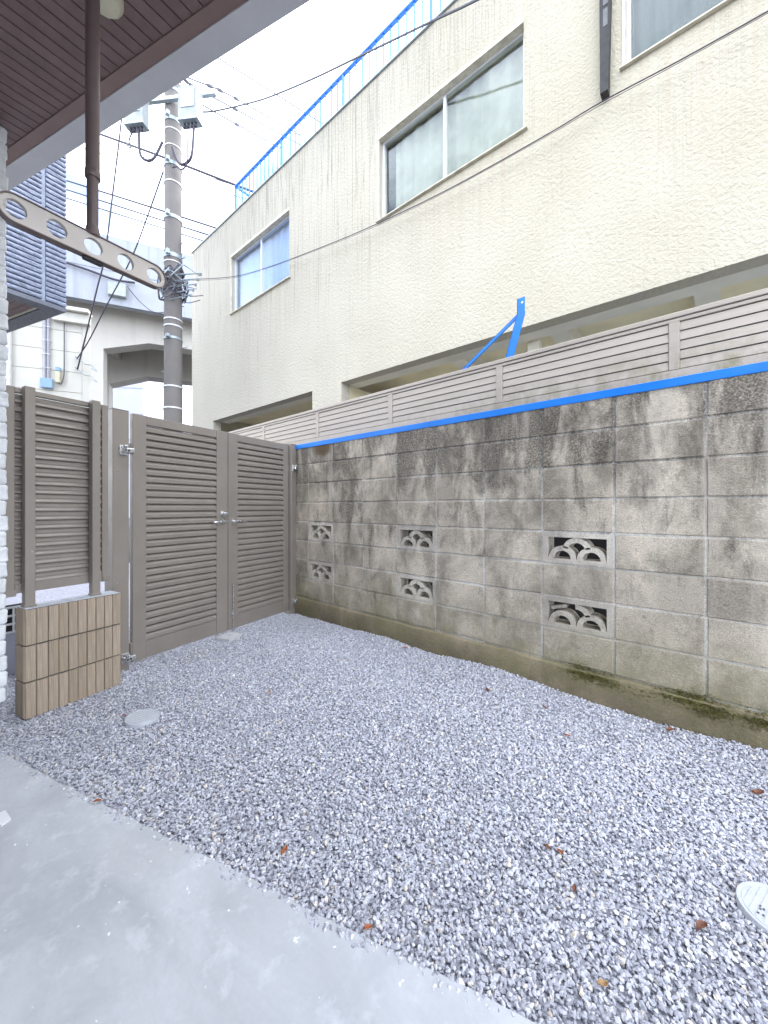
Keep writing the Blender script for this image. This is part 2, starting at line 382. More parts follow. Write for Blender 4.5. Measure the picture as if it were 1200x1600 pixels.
gb = struct(ground_grid(-10.5, 1.6, 160, 40, 2.49, -.006).build('gravel_bed', BED, smooth=True))
# concrete slab below the eave, edge slightly wavy
b = MB(); top = []
N_ = 160
for i in range(N_+1):
    x = -3.4+(5.2)*i/N_; top.append((x, edge_y(x)+.008*mnoise.noise(Vector((x*3, 0, 0)))+.005*mnoise.noise(Vector((x*13, 0, 3)))))
back = [(1.8, -.55), (-3.0, -2.1)]
b.extrude_z(top+back, -.05, .014)
slab = struct(b.build('concrete_slab', SLAB))

# loose gravel: geometry nodes scatter of small angular stones
gm = ground_grid(-4.3, 1.35, 220, 40, 2.485, spill=.035).build('gravel', STONE); struct(gm, 'stuff')
ng = bpy.data.node_groups.new('gravel_scatter', 'GeometryNodeTree')
ng.interface.new_socket('Geometry', in_out='INPUT', socket_type='NodeSocketGeometry'); ng.interface.new_socket('Geometry', in_out='OUTPUT', socket_type='NodeSocketGeometry')
def gn(t, **k):
    n = ng.nodes.new(t)
    for a, q in k.items(): setattr(n, a, q)
    return n
gl = ng.links.new
gi, go = gn('NodeGroupInput'), gn('NodeGroupOutput')
dp = gn('GeometryNodeDistributePointsOnFaces'); dp.inputs['Density'].default_value = 20000; dp.inputs['Seed'].default_value = 3
join = gn('GeometryNodeJoinGeometry')
for i in range(10):
    ico = gn('GeometryNodeMeshIcoSphere'); ico.inputs['Radius'].default_value = 1; ico.inputs['Subdivisions'].default_value = 1 if i < 6 else 2
    sp = gn('GeometryNodeSetPosition'); tn = gn('ShaderNodeTexNoise', noise_dimensions='4D'); tn.inputs['W'].default_value = 3.7*i+1; tn.inputs['Scale'].default_value = .9
    tn.inputs['Detail'].default_value = 1
    sub = gn('ShaderNodeVectorMath', operation='SUBTRACT'); sub.inputs[1].default_value = (.5, .5, .5)
    mul = gn('ShaderNodeVectorMath', operation='SCALE'); mul.inputs['Scale'].default_value = 2.1
    gl(tn.outputs['Color'], sub.inputs[0]); gl(sub.outputs[0], mul.inputs[0]); gl(mul.outputs[0], sp.inputs['Offset']); gl(ico.outputs['Mesh'], sp.inputs['Geometry'])
    tr = gn('GeometryNodeTransform'); tr.inputs['Scale'].default_value = (1, .62+.05*(i % 4), .42+.06*(i % 3))
    sm = gn('GeometryNodeSetMaterial'); sm.inputs['Material'].default_value = STONE
    ss = gn('GeometryNodeSetShadeSmooth'); ss.inputs['Shade Smooth'].default_value = False
    g2 = gn('GeometryNodeGeometryToInstance')
    gl(sp.outputs[0], tr.inputs[0]); gl(tr.outputs[0], sm.inputs[0]); gl(sm.outputs[0], ss.inputs[0]); gl(ss.outputs[0], g2.inputs[0]); gl(g2.outputs[0], join.inputs[0])
iop = gn('GeometryNodeInstanceOnPoints'); iop.inputs['Pick Instance'].default_value = True
rot = gn('FunctionNodeRandomValue', data_type='FLOAT_VECTOR'); rot.inputs[0].default_value = (-.75, -.75, 0); rot.inputs[1].default_value = (.75, .75, 6.28)
scl = gn('FunctionNodeRandomValue', data_type='FLOAT'); scl.inputs[2].default_value = .0034; scl.inputs[3].default_value = .0090; scl.inputs['Seed'].default_value = 5
jit = gn('FunctionNodeRandomValue', data_type='FLOAT_VECTOR'); jit.inputs[0].default_value = (0, 0, -.006); jit.inputs[1].default_value = (0, 0, .006); jit.inputs['Seed'].default_value = 9
spp = gn('GeometryNodeSetPosition')
gl(gi.outputs[0], dp.inputs['Mesh']); gl(dp.outputs['Points'], spp.inputs['Geometry']); gl(jit.outputs[0], spp.inputs['Offset']); gl(spp.outputs[0], iop.inputs['Points'])
gl(join.outputs[0], iop.inputs['Instance']); gl(rot.outputs[0], iop.inputs['Rotation']); gl(scl.outputs[1], iop.inputs['Scale']); gl(iop.outputs[0], go.inputs[0])
md = gm.modifiers.new('scatter', 'NODES'); md.node_group = ng

# ------------------------------------------------------------------ concrete block wall
WY = 2.505; X0 = -3.279
wall = thing('block_wall', 'stained grey concrete block wall with wave pattern vent blocks beside the gravel', 'wall', (X0, WY, 0))
bmeshes = []
for i in range(7):
    b = MB(); b.cbox(-.1945, .1945, 0, .116, -.0942, .0942, c=.0042, jit=.0016); bmeshes.append(fin(b.mesh('block'), BLOCK))
def annulus(b, cx, cz, ro, ri, a0, a1, y0, y1, n=12):
    P = [(cx+ro*math.cos(a0+(a1-a0)*k/n), cz+ro*math.sin(a0+(a1-a0)*k/n)) for k in range(n+1)]
    Q = [(cx+ri*math.cos(a0+(a1-a0)*k/n), cz+ri*math.sin(a0+(a1-a0)*k/n)) for k in range(n+1)]
    for k in range(n):
        b.extrude_y([P[k], P[k+1], Q[k+1], Q[k]], y0, y1)
def vent_block(broken=False):
    root = MB(); x, z = .1935, .0935
    root.box(-x, x, 0, .11, -z, -.066).box(-x, x, 0, .11, .066, z).box(-x, -.163, 0, .11, -.066, .066).box(.163, x, 0, .11, -.066, .066)
    arcs = []
    for cx in (-.0815, .0815):
        b = MB(); annulus(b, cx, -.066, .0795, .05, 0, math.pi, .004, .105); arcs.append((b, cx))
    b = MB(); a0 = math.asin(.02/.0795)
    annulus(b, 0, -.013, .079, .049, R(12), R(95) if broken else R(168), .004, .105); arcs.append((b, 0))
    return root, arcs
for row in range(8):
    zc = .28+.2*(7-row)
    for col in range(-4, 13):
        xc = .4*col+.2
        if col in (0, 3, 6) and row in (4, 6):
            br = (col == 6 and row == 6)
            fr, arcs = vent_block(br)
            vb = fr.build('vent_block', VENT, wall, (xc, .001, zc))
            for bb, cx in arcs: bb.build('arc', VENT, vb)
            if br:
                f = MB(); f.cbox(-.05, .05, 0, .06, -.011, .011, c=.004); f.build('broken_arc', VENT, vb, (-.105, .02, .032), (0, R(-17), R(4)))
                vb['label'] = 'cracked vent block with a broken arc'
            continue
        link('block', random.choice(bmeshes), wall, (xc+random.uniform(-.0008, .0008), random.uniform(-.003, .003), zc+random.uniform(-.001, .001)), (random.uniform(-.004, .004), random.uniform(-.002, .002), random.uniform(-.003, .003)))
b = MB()          # mortar strips in the joints, recessed behind the block faces
for row in range(9): b.box(-1.6, 5.2, .0050+.001*(row % 2), .108, .18+.2*row-.0065, .18+.2*row+.0065)
for col in range(-4, 14):
    for row in range(8): b.box(.4*col-.0065, .4*col+.0065, .0038+.0012*((row*5+col*3) % 4)-.0035*((row*7+col*11) % 5 == 0), .107, .187+.2*(7-row), .373+.2*(7-row))
b.build('mortar', MORTAR, wall)
b = MB(); nx = 140; vs_ = []; fs = []            # rough footing with a sloped, uneven lip
prof = [(-.018, -.2), (-.02, .06), (-.021, .135), (-.014, .163), (.004, .1735), (.115, .1735)]
for i in range(nx+1):
    x = -1.6+6.8*i/nx
    for k, (y, z) in enumerate(prof):
        d = mnoise.noise(Vector((x*4, k*2.3, 0)))*.006+mnoise.noise(Vector((x*17, k*3.1, 5)))*.004
        vs_.append((x, y+d*(k < 4), z+(d*1.4 if 1 < k < 4 else 0)))
for i in range(nx):
    for k in range(len(prof)-1):
        a = i*len(prof)+k; fs.append((a, a+1, a+len(prof)+1, a+len(prof)))
b.add(vs_, fs).build('footing', FOOT, wall, smooth=True)
def moss_clump(cx, cz, wx_, wz_, n, name='moss'):
    b = MB()
    for i in range(n):
        x = random.gauss(0, wx_); z = random.gauss(0, wz_)-.22*abs(x)*random.random()
        zz = cz+z; y = -.022 if zz < .16 else (-.008 if zz < .175 else -.001)
        r = random.uniform(.0025, .0065); p = Vector((cx+x, y, zz))
        q = [p+Vector((random.uniform(-1, 1)*r*1.5, random.uniform(-.2, .5)*r, random.uniform(-1, 1)*r)) for _ in range(3)]
        b.add(q+[p+Vector((0, -r*1.2, random.uniform(0, r)))], [(0, 1, 2), (0, 1, 3), (1, 2, 3), (2, 0, 3)])
    o = b.build(name, MOSS, wall); o['kind'] = 'stuff'
moss_clump(2.69, .152, .08, .018, 1200); moss_clump(2.62, .19, .03, .02, 200); moss_clump(3.14, .16, .09, .02, 1300); moss_clump(3.4, .145, .035, .018, 350); moss_clump(3.2, .115, .03, .014, 120)

# blue steel rail on top of the wall, louvred fence behind it
rail = thing('steel_rail', 'bright blue painted steel rail running along the top of the block wall', 'rail', (0, WY, 1.757))
for a_, c_ in ((-3.53, -1.745), (-1.7435, .255), (.2565, 1.9)):
    MB().cbox(a_, c_, -.006, .05, 0, .046, c=.002).cbox(a_, c_, .044, .05, -.037, -.0005, c=.001).build('bar', BLUE, rail)
for x_ in (-3.3, -2.26, -1.83, -1.66, -1.23, -.22, .17, .34, .83):
    MB().tube([(x_, .02, .046), (x_, .02, .052)], .008, 6).build('bolt', STEEL, rail)
    MB().cbox(x_-.02, x_+.02, .004, .04, .0465, .0475, c=.0003).build('washer', GALV, rail)
FY = 2.645
fence = thing('slatted_fence', 'low beige slatted aluminium fence above the blue rail on the block wall', 'fence', (-5.45, FY, 1.78))
FX1 = 7.3
posts = [-6.4, -5.39, -4.36, -3.295, -2.262, -1.228, -.217, .83, 1.86]
b = MB(); b.cbox(0, FX1, -.012, .012, .055, .1, c=.002); b.build('bottom_rail', SLAT, fence)
b = MB(); b.cbox(0, FX1, -.016, .02, .385, .412, c=.003); b.build('top_rail', SLAT, fence)
b = MB(); b.cbox(0, FX1, -.010, .012, .362, .381, c=.002); b.build('upper_rail', SLAT, fence)
for i, px in enumerate(posts[1:]):
    a = posts[i]+5.45; e = px+5.45
    a = max(a, 0)
    p = MB(); p.cbox(e-.024, e+.024, -.013, .03, .101, .361, c=.002); p.build('post', SLAT, fence)
    q = MB(); q.box(e-.018, e+.018, 0, .028, -.02, .0545); q.build('foot', BRONZE, fence)
    b = MB(); b.cbox(a+.025, e-.025, -.005, .002, -.0235, .0235, c=.001); me = fin(b.mesh('slat'), SLAT)
    for k in range(5): link('slat', me, fence, (0, .0, .128+.0515*k), (R(-6), 0, 0))
bx('backing_panel', BRONZE_D, fence, 0, FX1, .0215, .024, .1005, .3615)  # added sheet, keeps the slat gaps dark against the bright background
# blue angle-steel brace behind the fence
br = thing('steel_brace', 'bright blue angle steel strut with a diagonal stay rising behind the fence', 'brace', (-1.2, 2.85, 0))
def angle_bar(b, p, q, wd=.042, th=.005, side=Vector((1, 0, 0)), nrm=Vector((0, 1, 0))):
    p, q = Vector(p), Vector(q)
    for a, c_ in ((side, nrm), (nrm, side)):
        vs_ = [s+a*u*wd+c_*v*th for s in (p, q) for u, v in ((0, 0), (1, 0), (1, 1), (0, 1))]
        b.add(vs_, [(0,1,2,3),(4,5,6,7),(0,1,5,4),(1,2,6,5),(2,3,7,6),(3,0,4,7)])
b = MB(); angle_bar(b, (.015, 0, 2.56), (.015, 0, 2.70), .058); b.build('upright_head', BLUE, br)
b = MB(); angle_bar(b, (-.19, .0, 1.9), (.013, -.006, 2.575), .066); angle_bar(b, (-.51, 0, 0), (-.19, 0, 1.9), .066); b.build('upright', BLUE, br)
b = MB(); angle_bar(b, (-.95, .02, 1.98), (.02, .012, 2.6), .046); b.build('diagonal', BLUE, br)
b = MB()
for z in (2.6, 2.68): b.lathe([(0, 0), (.008, 0), (.008, .006), (0, .006)], 8)
b = MB(); b.tube([(.055, -.004, 2.66), (.055, .012, 2.66)], .007); b.build('bolt', STEEL, br)

# ------------------------------------------------------------------ gate
GA = R(102.6)
def louvre(mb_pitch, lip, x0, x1, depth=.024, th=.0025):
    p = [(-.012, .001), (-.0165, .004), (-.0165, lip), (-.004, lip+.0165), (.009, lip+.0185), (.009, lip+.0155), (-.004, lip+.0125), (-.0135, lip-.001), (-.0135, .004), (.0, .001)]
    return MB().extrude_x(p, x0, x1)
def leaf(name, label, x0, x1, sl_, sr, ztop=1.80):
    t = thing(name, label, 'gate', (-3.178+math.cos(GA)*x0, .870+math.sin(GA)*x0, 0.03), GA, 'leaves of the double gate')
    W_ = x1-x0; H_ = ztop-.03
    bx('stile', BRONZE, t, 0, sl_, -.02, .02, 0, H_, c=.002); bx('stile', BRONZE, t, W_-sr, W_, -.02, .02, 0, H_, c=.002)
    bx('top_rail', BRONZE, t, sl_+.0005, W_-sr-.0005, -.0175, .0175, H_-.065, H_-.001, c=.002)
    bx('bottom_rail', BRONZE, t, sl_+.0005, W_-sr-.0005, -.0175, .0175, .001, .125, c=.002)
    n = 30; pitch = (H_-.065-.126)/n
    me = fin(louvre(pitch, .0275, sl_+.001, W_-sr-.001).mesh('slat'), BRONZE)
    for k in range(n): link('slat', me, t, (0, 0, .126+pitch*k))
    bx('backing_panel', BRONZE_D, t, sl_+.001, W_-sr-.001, .0135, .0165, .126, H_-.066)
    return t, W_, H_
g1, W1, H1 = leaf('gate_leaf', 'wider louvred bronze gate leaf with thumb-turn lock, hinged next to the tiled pier', 0, .806, .095, .115)
g2, W2, H2 = leaf('gate_leaf', 'narrower louvred bronze gate leaf with drop rod, hinged beside the block wall', .812, 1.575, .105, .07)
def lever(t, x, z, dr):
    h = MB().tube([(x, -.02, z), (x, -.028, z)], .025, 16).build('handle', STEEL, t, smooth=True)
    MB().tube([(x, -.028, z), (x, -.062, z)], .010, 10).build('spindle', STEEL, h, smooth=True)
    MB().tube(smooth_path([(x-.012*dr, -.06, z), (x+.03*dr, -.064, z+.001), (x+.105*dr, -.058, z-.003), (x+.112*dr, -.045, z-.003)], 4), .0105, 10).build('lever', STEEL, h, smooth=True)
lever(g1, .755, .975, -1); lever(g2, .06, .975, 1)
lk_ = MB().tube([(.755, -.02, 1.045), (.755, -.032, 1.045)], .031, 18).build('lock', STEEL, g1, smooth=True)
MB().tube([(.755, -.032, 1.045), (.755, -.056, 1.045)], .022, 14).cbox(.73, .795, -.07, -.05, 1.034, 1.056, c=.004).build('thumb_turn', STEEL, lk_, smooth=True)
MB().tube([(.045, -.028, -.025), (.045, -.028, .42)], .006, 8).cbox(.03, .06, -.036, -.0205, .12, .15, c=.002).build('drop_rod', STEEL, g2, smooth=True)
for t, xh, s in ((g1, -.012, -1), (g2, W2+.012, 1)):
    for z in (.06, 1.48):
        bx('hinge_arm', BRONZE, t, min(xh, xh-s*.02), max(xh, xh-s*.02), -.016, .016, z, z+.075, c=.002)
def hinge(t, x0, x1, z, y=-.056):
    h = MB().cbox(x0-.008, x1+.004, y-.012, y, z-.032, z+.036, c=.002).build('hinge', STEEL, t)
    MB().cbox(x0, x1+.035, y-.042, y-.0125, z-.015, z+.017, c=.005).cbox(x0+.004, x0+.03, y-.05, y-.0125, z+.0175, z+.034, c=.004).build('clamp', STEEL, h)
    MB().tube([(x0+.016, y-.0455, z), (x0+.016, y-.0421, z)], .006, 8).tube([(x0+.036, y-.0455, z), (x0+.036, y-.0421, z)], .006, 8).build('bolt', DARK, h)
def gpost(label, x, wx_, y0, y1, ztop):
    t = thing('gate_post', label, 'post', (-3.178+math.cos(GA)*x, .870+math.sin(GA)*x, 0), GA, 'posts of the double gate')
    bx('post', BRONZE, t, 0, wx_, y0, y1, -.1, ztop-.004, c=.003)
    bx('cap', BRONZE, t, -.001, wx_+.001, y0-.001, y1+.001, ztop-.0035, ztop, c=.001)
    return t
p1 = gpost('broad bronze gate post with two steel hinges next to the tiled pier', -.150, .104, -.06, .045, 1.80)
hinge(p1, .045, .088, 1.52, -.0605); hinge(p1, .058, .098, .09, -.0605)
sc_ = MB()
for (x, z) in ((.03, 1.37), (.08, 1.37), (.028, .62), (.085, .62)): sc_.tube([(x, -.0605, z), (x, -.0635, z)], .0035, 8)
sc_.build('screw', STEEL, p1)
p2 = gpost('slim bronze gate post with small hinges against the end of the block wall', 1.588, .082, -.05, .05, 1.81)
hinge(p2, .02, .055, 1.55, -.0505); hinge(p2, .02, .055, .12, -.0505)
bx('fin', BRONZE, p2, .0825, .105, -.03, .04, 0, 1.79, c=.002)
b = MB(); b.cbox(-.085, .085, -.07, .07, -.03, .004, c=.002).lathe([(0, .0045), (.018, .0045), (.018, .007), (0.012, .007), (.012, .0046)], 16)
tag(b.build('drop_rod_plate', simple('cement_plate', (.5, .5, .5), .8, 0, .1, 20), None, (-3.235, 1.625, .016), (0, 0, R(112))), 'small flat grey plate in the gravel below the gate drop rod', 'plate')

# ------------------------------------------------------------------ tiled pier and screen
PA = GA
pier = thing('tiled_pier', 'low pier faced with three rows of ribbed tan tiles', 'pier', (-2.796, .275, 0), PA)
PL, PT = .47, .118
bx('core', simple('dark_mortar', (.12, .11, .1), .9), pier, .004, PL-.004, .005, PT-.005, -.1, .583)
bx('cap', CAP, pier, .002, PL-.002, .002, PT-.002, .5832, .588, c=.002)
def tile_mesh(wd):
    b = MB(); hw = wd/2; z = .0935
    pr = [(-hw, .0), (-hw, -.006), (-hw+.004, -.0085), (hw-.006, -.0085), (hw-.001, -.004), (hw, 0)]
    b.extrude_z(pr, -z, z); return fin(b.mesh('tile'), TILE)
xs = [0, .048, .1, .148, .194, .240, .286, .332, .378, .424, .47]
for r in range(3):
    z = .094+.196*r+.002
    for k in range(10):
        wd = xs[k+1]-xs[k]-.0015
        link('tile', tile_mesh(wd), pier, ((xs[k]+xs[k+1])/2, .0035+random.uniform(-.003, .0005), z+random.uniform(-.0012, .0012)))
    for k in range(2):
        link('tile', tile_mesh(.0555), pier, (.0038, .03+.0575*k, z), (0, 0, R(-90)))
    link('tile', tile_mesh(.112), pier, (PL-.0038, .059, z), (0, 0, R(90)))
scr = thing('louvred_screen', 'bronze louvred privacy screen on two posts standing on the tiled pier', 'screen', (-2.796, .275, .588), PA)
for x in (.012, .330):
    p = bx('post', BRONZE, scr, x, x+.045, .037, .08, .0, 1.20, c=.002)
    bx('foot', BRONZE, p, x-.004, x+.049, .033, .084, .0005, .012, c=.001)
    MB().tube([(x+.03, .037, .3), (x+.03, .034, .3)], .0035, 8).build('screw', STEEL, p)
X_A, X_B = -.06, .44
bx('stile', BRONZE, scr, X_A, X_A+.045, .0835, .115, .07, 1.195, c=.002)
bx('stile', BRONZE, scr, X_B-.035, X_B, .084, .115, .07, 1.195, c=.002)
bx('top_rail', BRONZE, scr, X_A+.0455, X_B-.0355, .086, .113, 1.165, 1.193, c=.002)
bx('bottom_rail', BRONZE, scr, X_A+.0455, X_B-.0355, .086, .113, .075, .125, c=.002)
bx('end_bracket', BRONZE, scr, X_A-.004, X_A+.05, .080, .0835, .062, .1, c=.001); bx('end_bracket', BRONZE, scr, X_B-.03, X_B+.01, .080, .0835, .08, .11, c=.001)
bx('backing_panel', BRONZE_D, scr, X_A+.0455, X_B-.0355, .1235, .1255, .125, 1.165)
lm = MB().extrude_x([(-.012, -.003), (-.018, .001), (-.018, .006), (-.010, .0175), (-.002, .0255), (.001, .034), (.002, .0455), (.003, .0455), (.0022, .033), (-.001, .0235), (-.009, .0155), (-.015, .0055), (-.015, .002), (-.0105, -.0015)], X_A+.046, X_B-.036)
lme = fin(lm.mesh('slat'), BRONZE)
for k in range(21): link('slat', lme, scr, (0, .1045, .126+.0494*k))

# white slotted grating low behind the screen
gr = thing('slotted_grating', 'white slotted grating just visible low behind the screen post', 'grating', (-3.62, .35, 0), R(100))
bx('panel', PALE, gr, -.3, .03, 0, .03, 0, .28)
for k in range(4): bx('bar', WHITE_ALU, gr, -.3, .03, -.012, -.001, .285+.055*k, .297+.055*k)
for k in range(5): bx('upright', WHITE_ALU, gr, -.3+.08*k, -.29+.08*k, -.011, -.002, .2975, .4495)
bx('backing', DARK, gr, -.3, .03, .002, .03, .2805, .47)

# ------------------------------------------------------------------ own house: eave, stone-faced wall, hanger
e = Vector((-.953, -.304, 0)).normalized(); nE = Vector((-e.y, e.x, 0)); nE = nE if nE.y > 0 else -nE
HZ = 3.1
house = thing('house', 'house with brown boarded eave and white rock-faced wall overhead at the left', 'house', (0, 0, 0))
def H(s, d, z): p = e*s+nE*d; return (p.x, p.y, z)
def hbox(name, m, s0, s1, d0, d1, z0, z1):
    b = MB(); c8 = [H(s, d, z) for z in (z0, z1) for s, d in ((s0, d0), (s1, d0), (s1, d1), (s0, d1))]
    b.add(c8, [(0,3,2,1),(4,5,6,7),(0,1,5,4),(1,2,6,5),(2,3,7,6),(3,0,4,7)]); return b.build(name, m, house)
D_OUT = nE.dot(Vector((-1.224, .924, 0))); D_IN = D_OUT-.094; D_TR = D_IN-.052
hbox('fascia', FASCIA, -.6, 3.9, D_IN, D_OUT, HZ-.012, HZ+.3)
hbox('trim', TRIM, -.6, 3.9, D_TR, D_IN-.0004, HZ-.006, HZ+.05)
hbox('eave_deck', DARK, -.6, 3.9, -.9, D_IN-.001, HZ+.03, HZ+.25)
# soffit boards run at a slight skew to the fascia
ba = R(95.5); bd = Vector((math.cos(ba), math.sin(ba), 0)); bp = Vector((bd.y, -bd.x, 0))
wb = .0575/ .975
for k in range(-6, 46):
    c0 = Vector((-1.45, .6, 0))-bp*(wb*.96*(k-8))
    # clip the board between fascia trim and house wall
    pts = []
    for off in (-.0255, .0255):
        o_ = c0+bp*off
        t1 = (D_TR-.0005-nE.dot(o_))/nE.dot(bd); t0 = (-.9-nE.dot(o_))/nE.dot(bd)
        pts.append((o_+bd*t0, o_+bd*t1))
    s_mid = e.dot(pts[0][1])
    if s_mid > 3.8 or s_mid < -.5: continue
    poly = [pts[0][0], pts[1][0], pts[1][1], pts[0][1]]
    MB().extrude_z([(p.x, p.y) for p in poly], HZ, HZ+.012).build('soffit_board', SOFFIT, house)
MB().lathe([(0, HZ-.035), (.05, HZ-.034), (.062, HZ-.02), (.065, HZ-.001)], 12, (-1.79, .40)).build('ceiling_light', CERAMIC, house, smooth=True)
hbox('back_wall', PALE, -.6, 3.9, -1.25, -.9, 0, HZ+.25)
SC = Vector((-2.775, .205, 0)); s_c, d_c = e.dot(SC), nE.dot(SC)
hbox('side_wall', ROCK, s_c+.03, s_c+.6, -.9, d_c-.025, .13, HZ-.013)
hbox('foundation', simple('foundation_grey', (.2, .2, .21), .9), s_c+.09, s_c+.55, -.9, d_c-.08, -.1, .129)
stones = []
for i in range(7):
    b = MB(); b.cbox(-.0, .30, -.006, .03, -.038, .038, c=.008)
    me = b.mesh('stone')
    import bmesh
    bm = bmesh.new(); bm.from_mesh(me); bmesh.ops.subdivide_edges(bm, edges=bm.edges, cuts=2, use_grid_fill=True)
    for v in bm.verts:
        q = mnoise.noise_vector(v.co*22+Vector((i*7.1, 0, 0)))
        v.co += Vector((q.x*.004, q.y*.007, q.z*.004))
    bm.to_mesh(me); bm.free(); stones.append(fin(me, ROCK))
# stones lie on the wall face that looks along -e (towards the yard); courses 8 cm high
rzs = math.atan2(-nE.y, -nE.x)
for r in range(37):
    z = .172+.0795*r
    p = e*(s_c+.024)+nE*(d_c+random.uniform(-.006, .006))
    for k in range(2):
        q = p-nE*(.304*k)
        link('stone', random.choice(stones), house, (q.x, q.y, z), (0, 0, rzs))
    p2_ = e*(s_c+.03)+nE*(d_c-.02)
    link('stone', random.choice(stones), house, (p2_.x, p2_.y, z), (0, 0, math.atan2(e.y, e.x)))
# laundry pole hanger
hx, hy = -1.697, .345
hang = thing('laundry_hanger', 'brown pipe hanging from the eave with a flat five-holed pole holder arm', 'laundry hanger', (hx, hy, 2.06), R(98.4))
MB().lathe([(0, .27), (.0215, .27), (.0215, 1.04), (0, 1.04)], 24).build('outer_pipe', PIPE, hang, smooth=True)
MB().lathe([(0, .245), (.0228, .245), (.0235, .25), (.0235, .268), (.0218, .274), (.0216, .25)], 24).build('collar', PIPE, hang, smooth=True)
MB().lathe([(0, .045), (.0175, .045), (.0175, .27), (0, .27)], 24).build('inner_pipe', PIPE, hang, smooth=True)
MB().lathe([(0, .04), (.022, .04), (.021, .06), (.0178, .075)], 20).build('socket', PIPE, hang, smooth=True)
def arm_mesh():
    import bmesh
    bm = bmesh.new(); L_, h, rh = .2115, .0445, .0285
    hc = [-.2075+.10375*k for k in range(5)]
    # plate with five round holes: strips of quads between outer capsule outline and the holes
    b = MB(); N = 24
    cells = [(-.2075-.0, -.155625), (-.155625, -.051875), (-.051875, .051875), (.051875, .155625), (.155625, .2075)]
    for y in (-.008, .008):
        for k in range(5):
            inner = []; outer = []
            ac = math.atan2(h, .051875)
            angs = sorted([2*math.pi*j/20 for j in range(20)]+[ac, math.pi-ac, math.pi+ac, 2*math.pi-ac])
            for a in angs:
                ca, sa = math.cos(a), math.sin(a)
                inner.append((hc[k]+rh*ca, y, rh*sa))
                x0 = -.051875; x1 = .051875
                if (k == 0 and ca < 0) or (k == 4 and ca > 0): outer.append((hc[k]+h*ca, y, h*sa))
                else:
                    s_ = min(abs(.051875/ca) if abs(ca) > 1e-6 else 9, abs(h/sa) if abs(sa) > 1e-6 else 9)
                    outer.append((hc[k]+s_*ca, y, s_*sa))
            b.add(inner+outer, [(j, (j+1) % N, N+(j+1) % N, N+j) for j in range(N)])
            if y < 0:
                back_ = [(x, .008, z) for x, _, z in inner]
                b.add(inner+back_, [(j, (j+1) % N, N+(j+1) % N, N+j) for j in range(N)])
    return b
am = arm_mesh().build('arm', ARM, hang)
out = []
for j in range(17): a = R(90+180*j/16); out.append((-.2075+.0452*math.cos(a), .0452*math.sin(a)))
for j in range(17): a = R(-90+180*j/16); out.append((.2075+.0452*math.cos(a), .0452*math.sin(a)))
b = MB(); n = len(out)
inn = [((-.2075 if x < 0 else .2075)+(x-(-.2075 if x < 0 else .2075))*.93, z*.93) for x, z in out]
for i in range(n):
    j = (i+1) % n
    b.extrude_y([out[i], out[j], inn[j], inn[i]], -.0135, .0135)
b.build('rim', PIPE, am)
b = MB(); b.cbox(-.03, .03, -.01, .01, -.056, -.0465, c=.003); b.build('lock_button', DPOST, am)

tb = thing('vent_shade_box', 'long dark box added behind the wave pattern vent blocks to darken their openings', 'box', (-1.9, 3.5, -.02))  # added box, stands in for the darkness seen through the vent blocks
bx('body', DPOST, tb, -1.9, 1.9, -.25, .25, 0, 1.02, c=.01); bx('lid', DARK, tb, -1.92, 1.92, -.27, .27, 1.0205, 1.06, c=.01)
# ------------------------------------------------------------------ cream building behind the wall
cb = thing('cream_building', 'large cream stucco building with blue roof railing beyond the block wall', 'building', (-10.85, 4.4, 0), R(1.3))
WX = 19.0; ZT = 8.0; DEP = 9.0
wins = [(2.112, 4.355, 5.69, 7.02), (6.722, 9.02, 5.675, 6.965), (10.07, 12.4, 5.665, 6.95)]
opens = [(1.2, 5.065, -.2, 3.30), (5.841, 16.5, -.2, 3.30)]
def grid_wall(b, x0, x1, z0, z1, holes, y0, y1):
    xs_ = sorted({x0, x1, *[h[0] for h in holes], *[h[1] for h in holes]}); zs_ = sorted({z0, z1, *[h[2] for h in holes], *[h[3] for h in holes]})
    xs_ = [x for x in xs_ if x0 <= x <= x1]; zs_ = [z for z in zs_ if z0 <= z <= z1]
    nx_, nz_ = len(xs_)-1, len(zs_)-1
    def solid(i, j):
        if not (0 <= i < nx_ and 0 <= j < nz_): return False
        cx, cz = (xs_[i]+xs_[i+1])/2, (zs_[j]+zs_[j+1])/2
        return not any(h[0] < cx < h[1] and h[2] < cz < h[3] for h in holes)
    for i in range(nx_):
        for j in range(nz_):
            if not solid(i, j): continue
            a, c_, d, f = xs_[i], xs_[i+1], zs_[j], zs_[j+1]
            b.add([(a,y0,d),(c_,y0,d),(c_,y0,f),(a,y0,f)], [(0,1,2,3)]); b.add([(a,y1,d),(c_,y1,d),(c_,y1,f),(a,y1,f)], [(3,2,1,0)])
            if not solid(i-1, j): b.add([(a,y0,d),(a,y1,d),(a,y1,f),(a,y0,f)], [(0,1,2,3)])
            if not solid(i+1, j): b.add([(c_,y0,d),(c_,y1,d),(c_,y1,f),(c_,y0,f)], [(0,1,2,3)])
            if not solid(i, j-1): b.add([(a,y0,d),(c_,y0,d),(c_,y1,d),(a,y1,d)], [(0,1,2,3)])
            if not solid(i, j+1): b.add([(a,y0,f),(c_,y0,f),(c_,y1,f),(a,y1,f)], [(0,1,2,3)])
    return b
grid_wall(MB(), 0, WX, -.2, ZT, wins+opens, 0, .2).build('wall', STUCCO, cb)
b = MB(); b.box(0, .2, .2005, DEP, 3.3, ZT).box(WX-.2, WX, .2005, DEP, 3.3, ZT).box(.2005, WX-.2005, DEP-.2, DEP, 3.3, ZT).build('outer_walls', STUCCO, cb)
bx('roof', CAP, cb, .201, WX-.201, .2005, DEP-.201, 7.75, 7.9)
bx('floor', CREAM_IN, cb, .201, WX-.201, .45, DEP-.201, 3.62, 3.85)
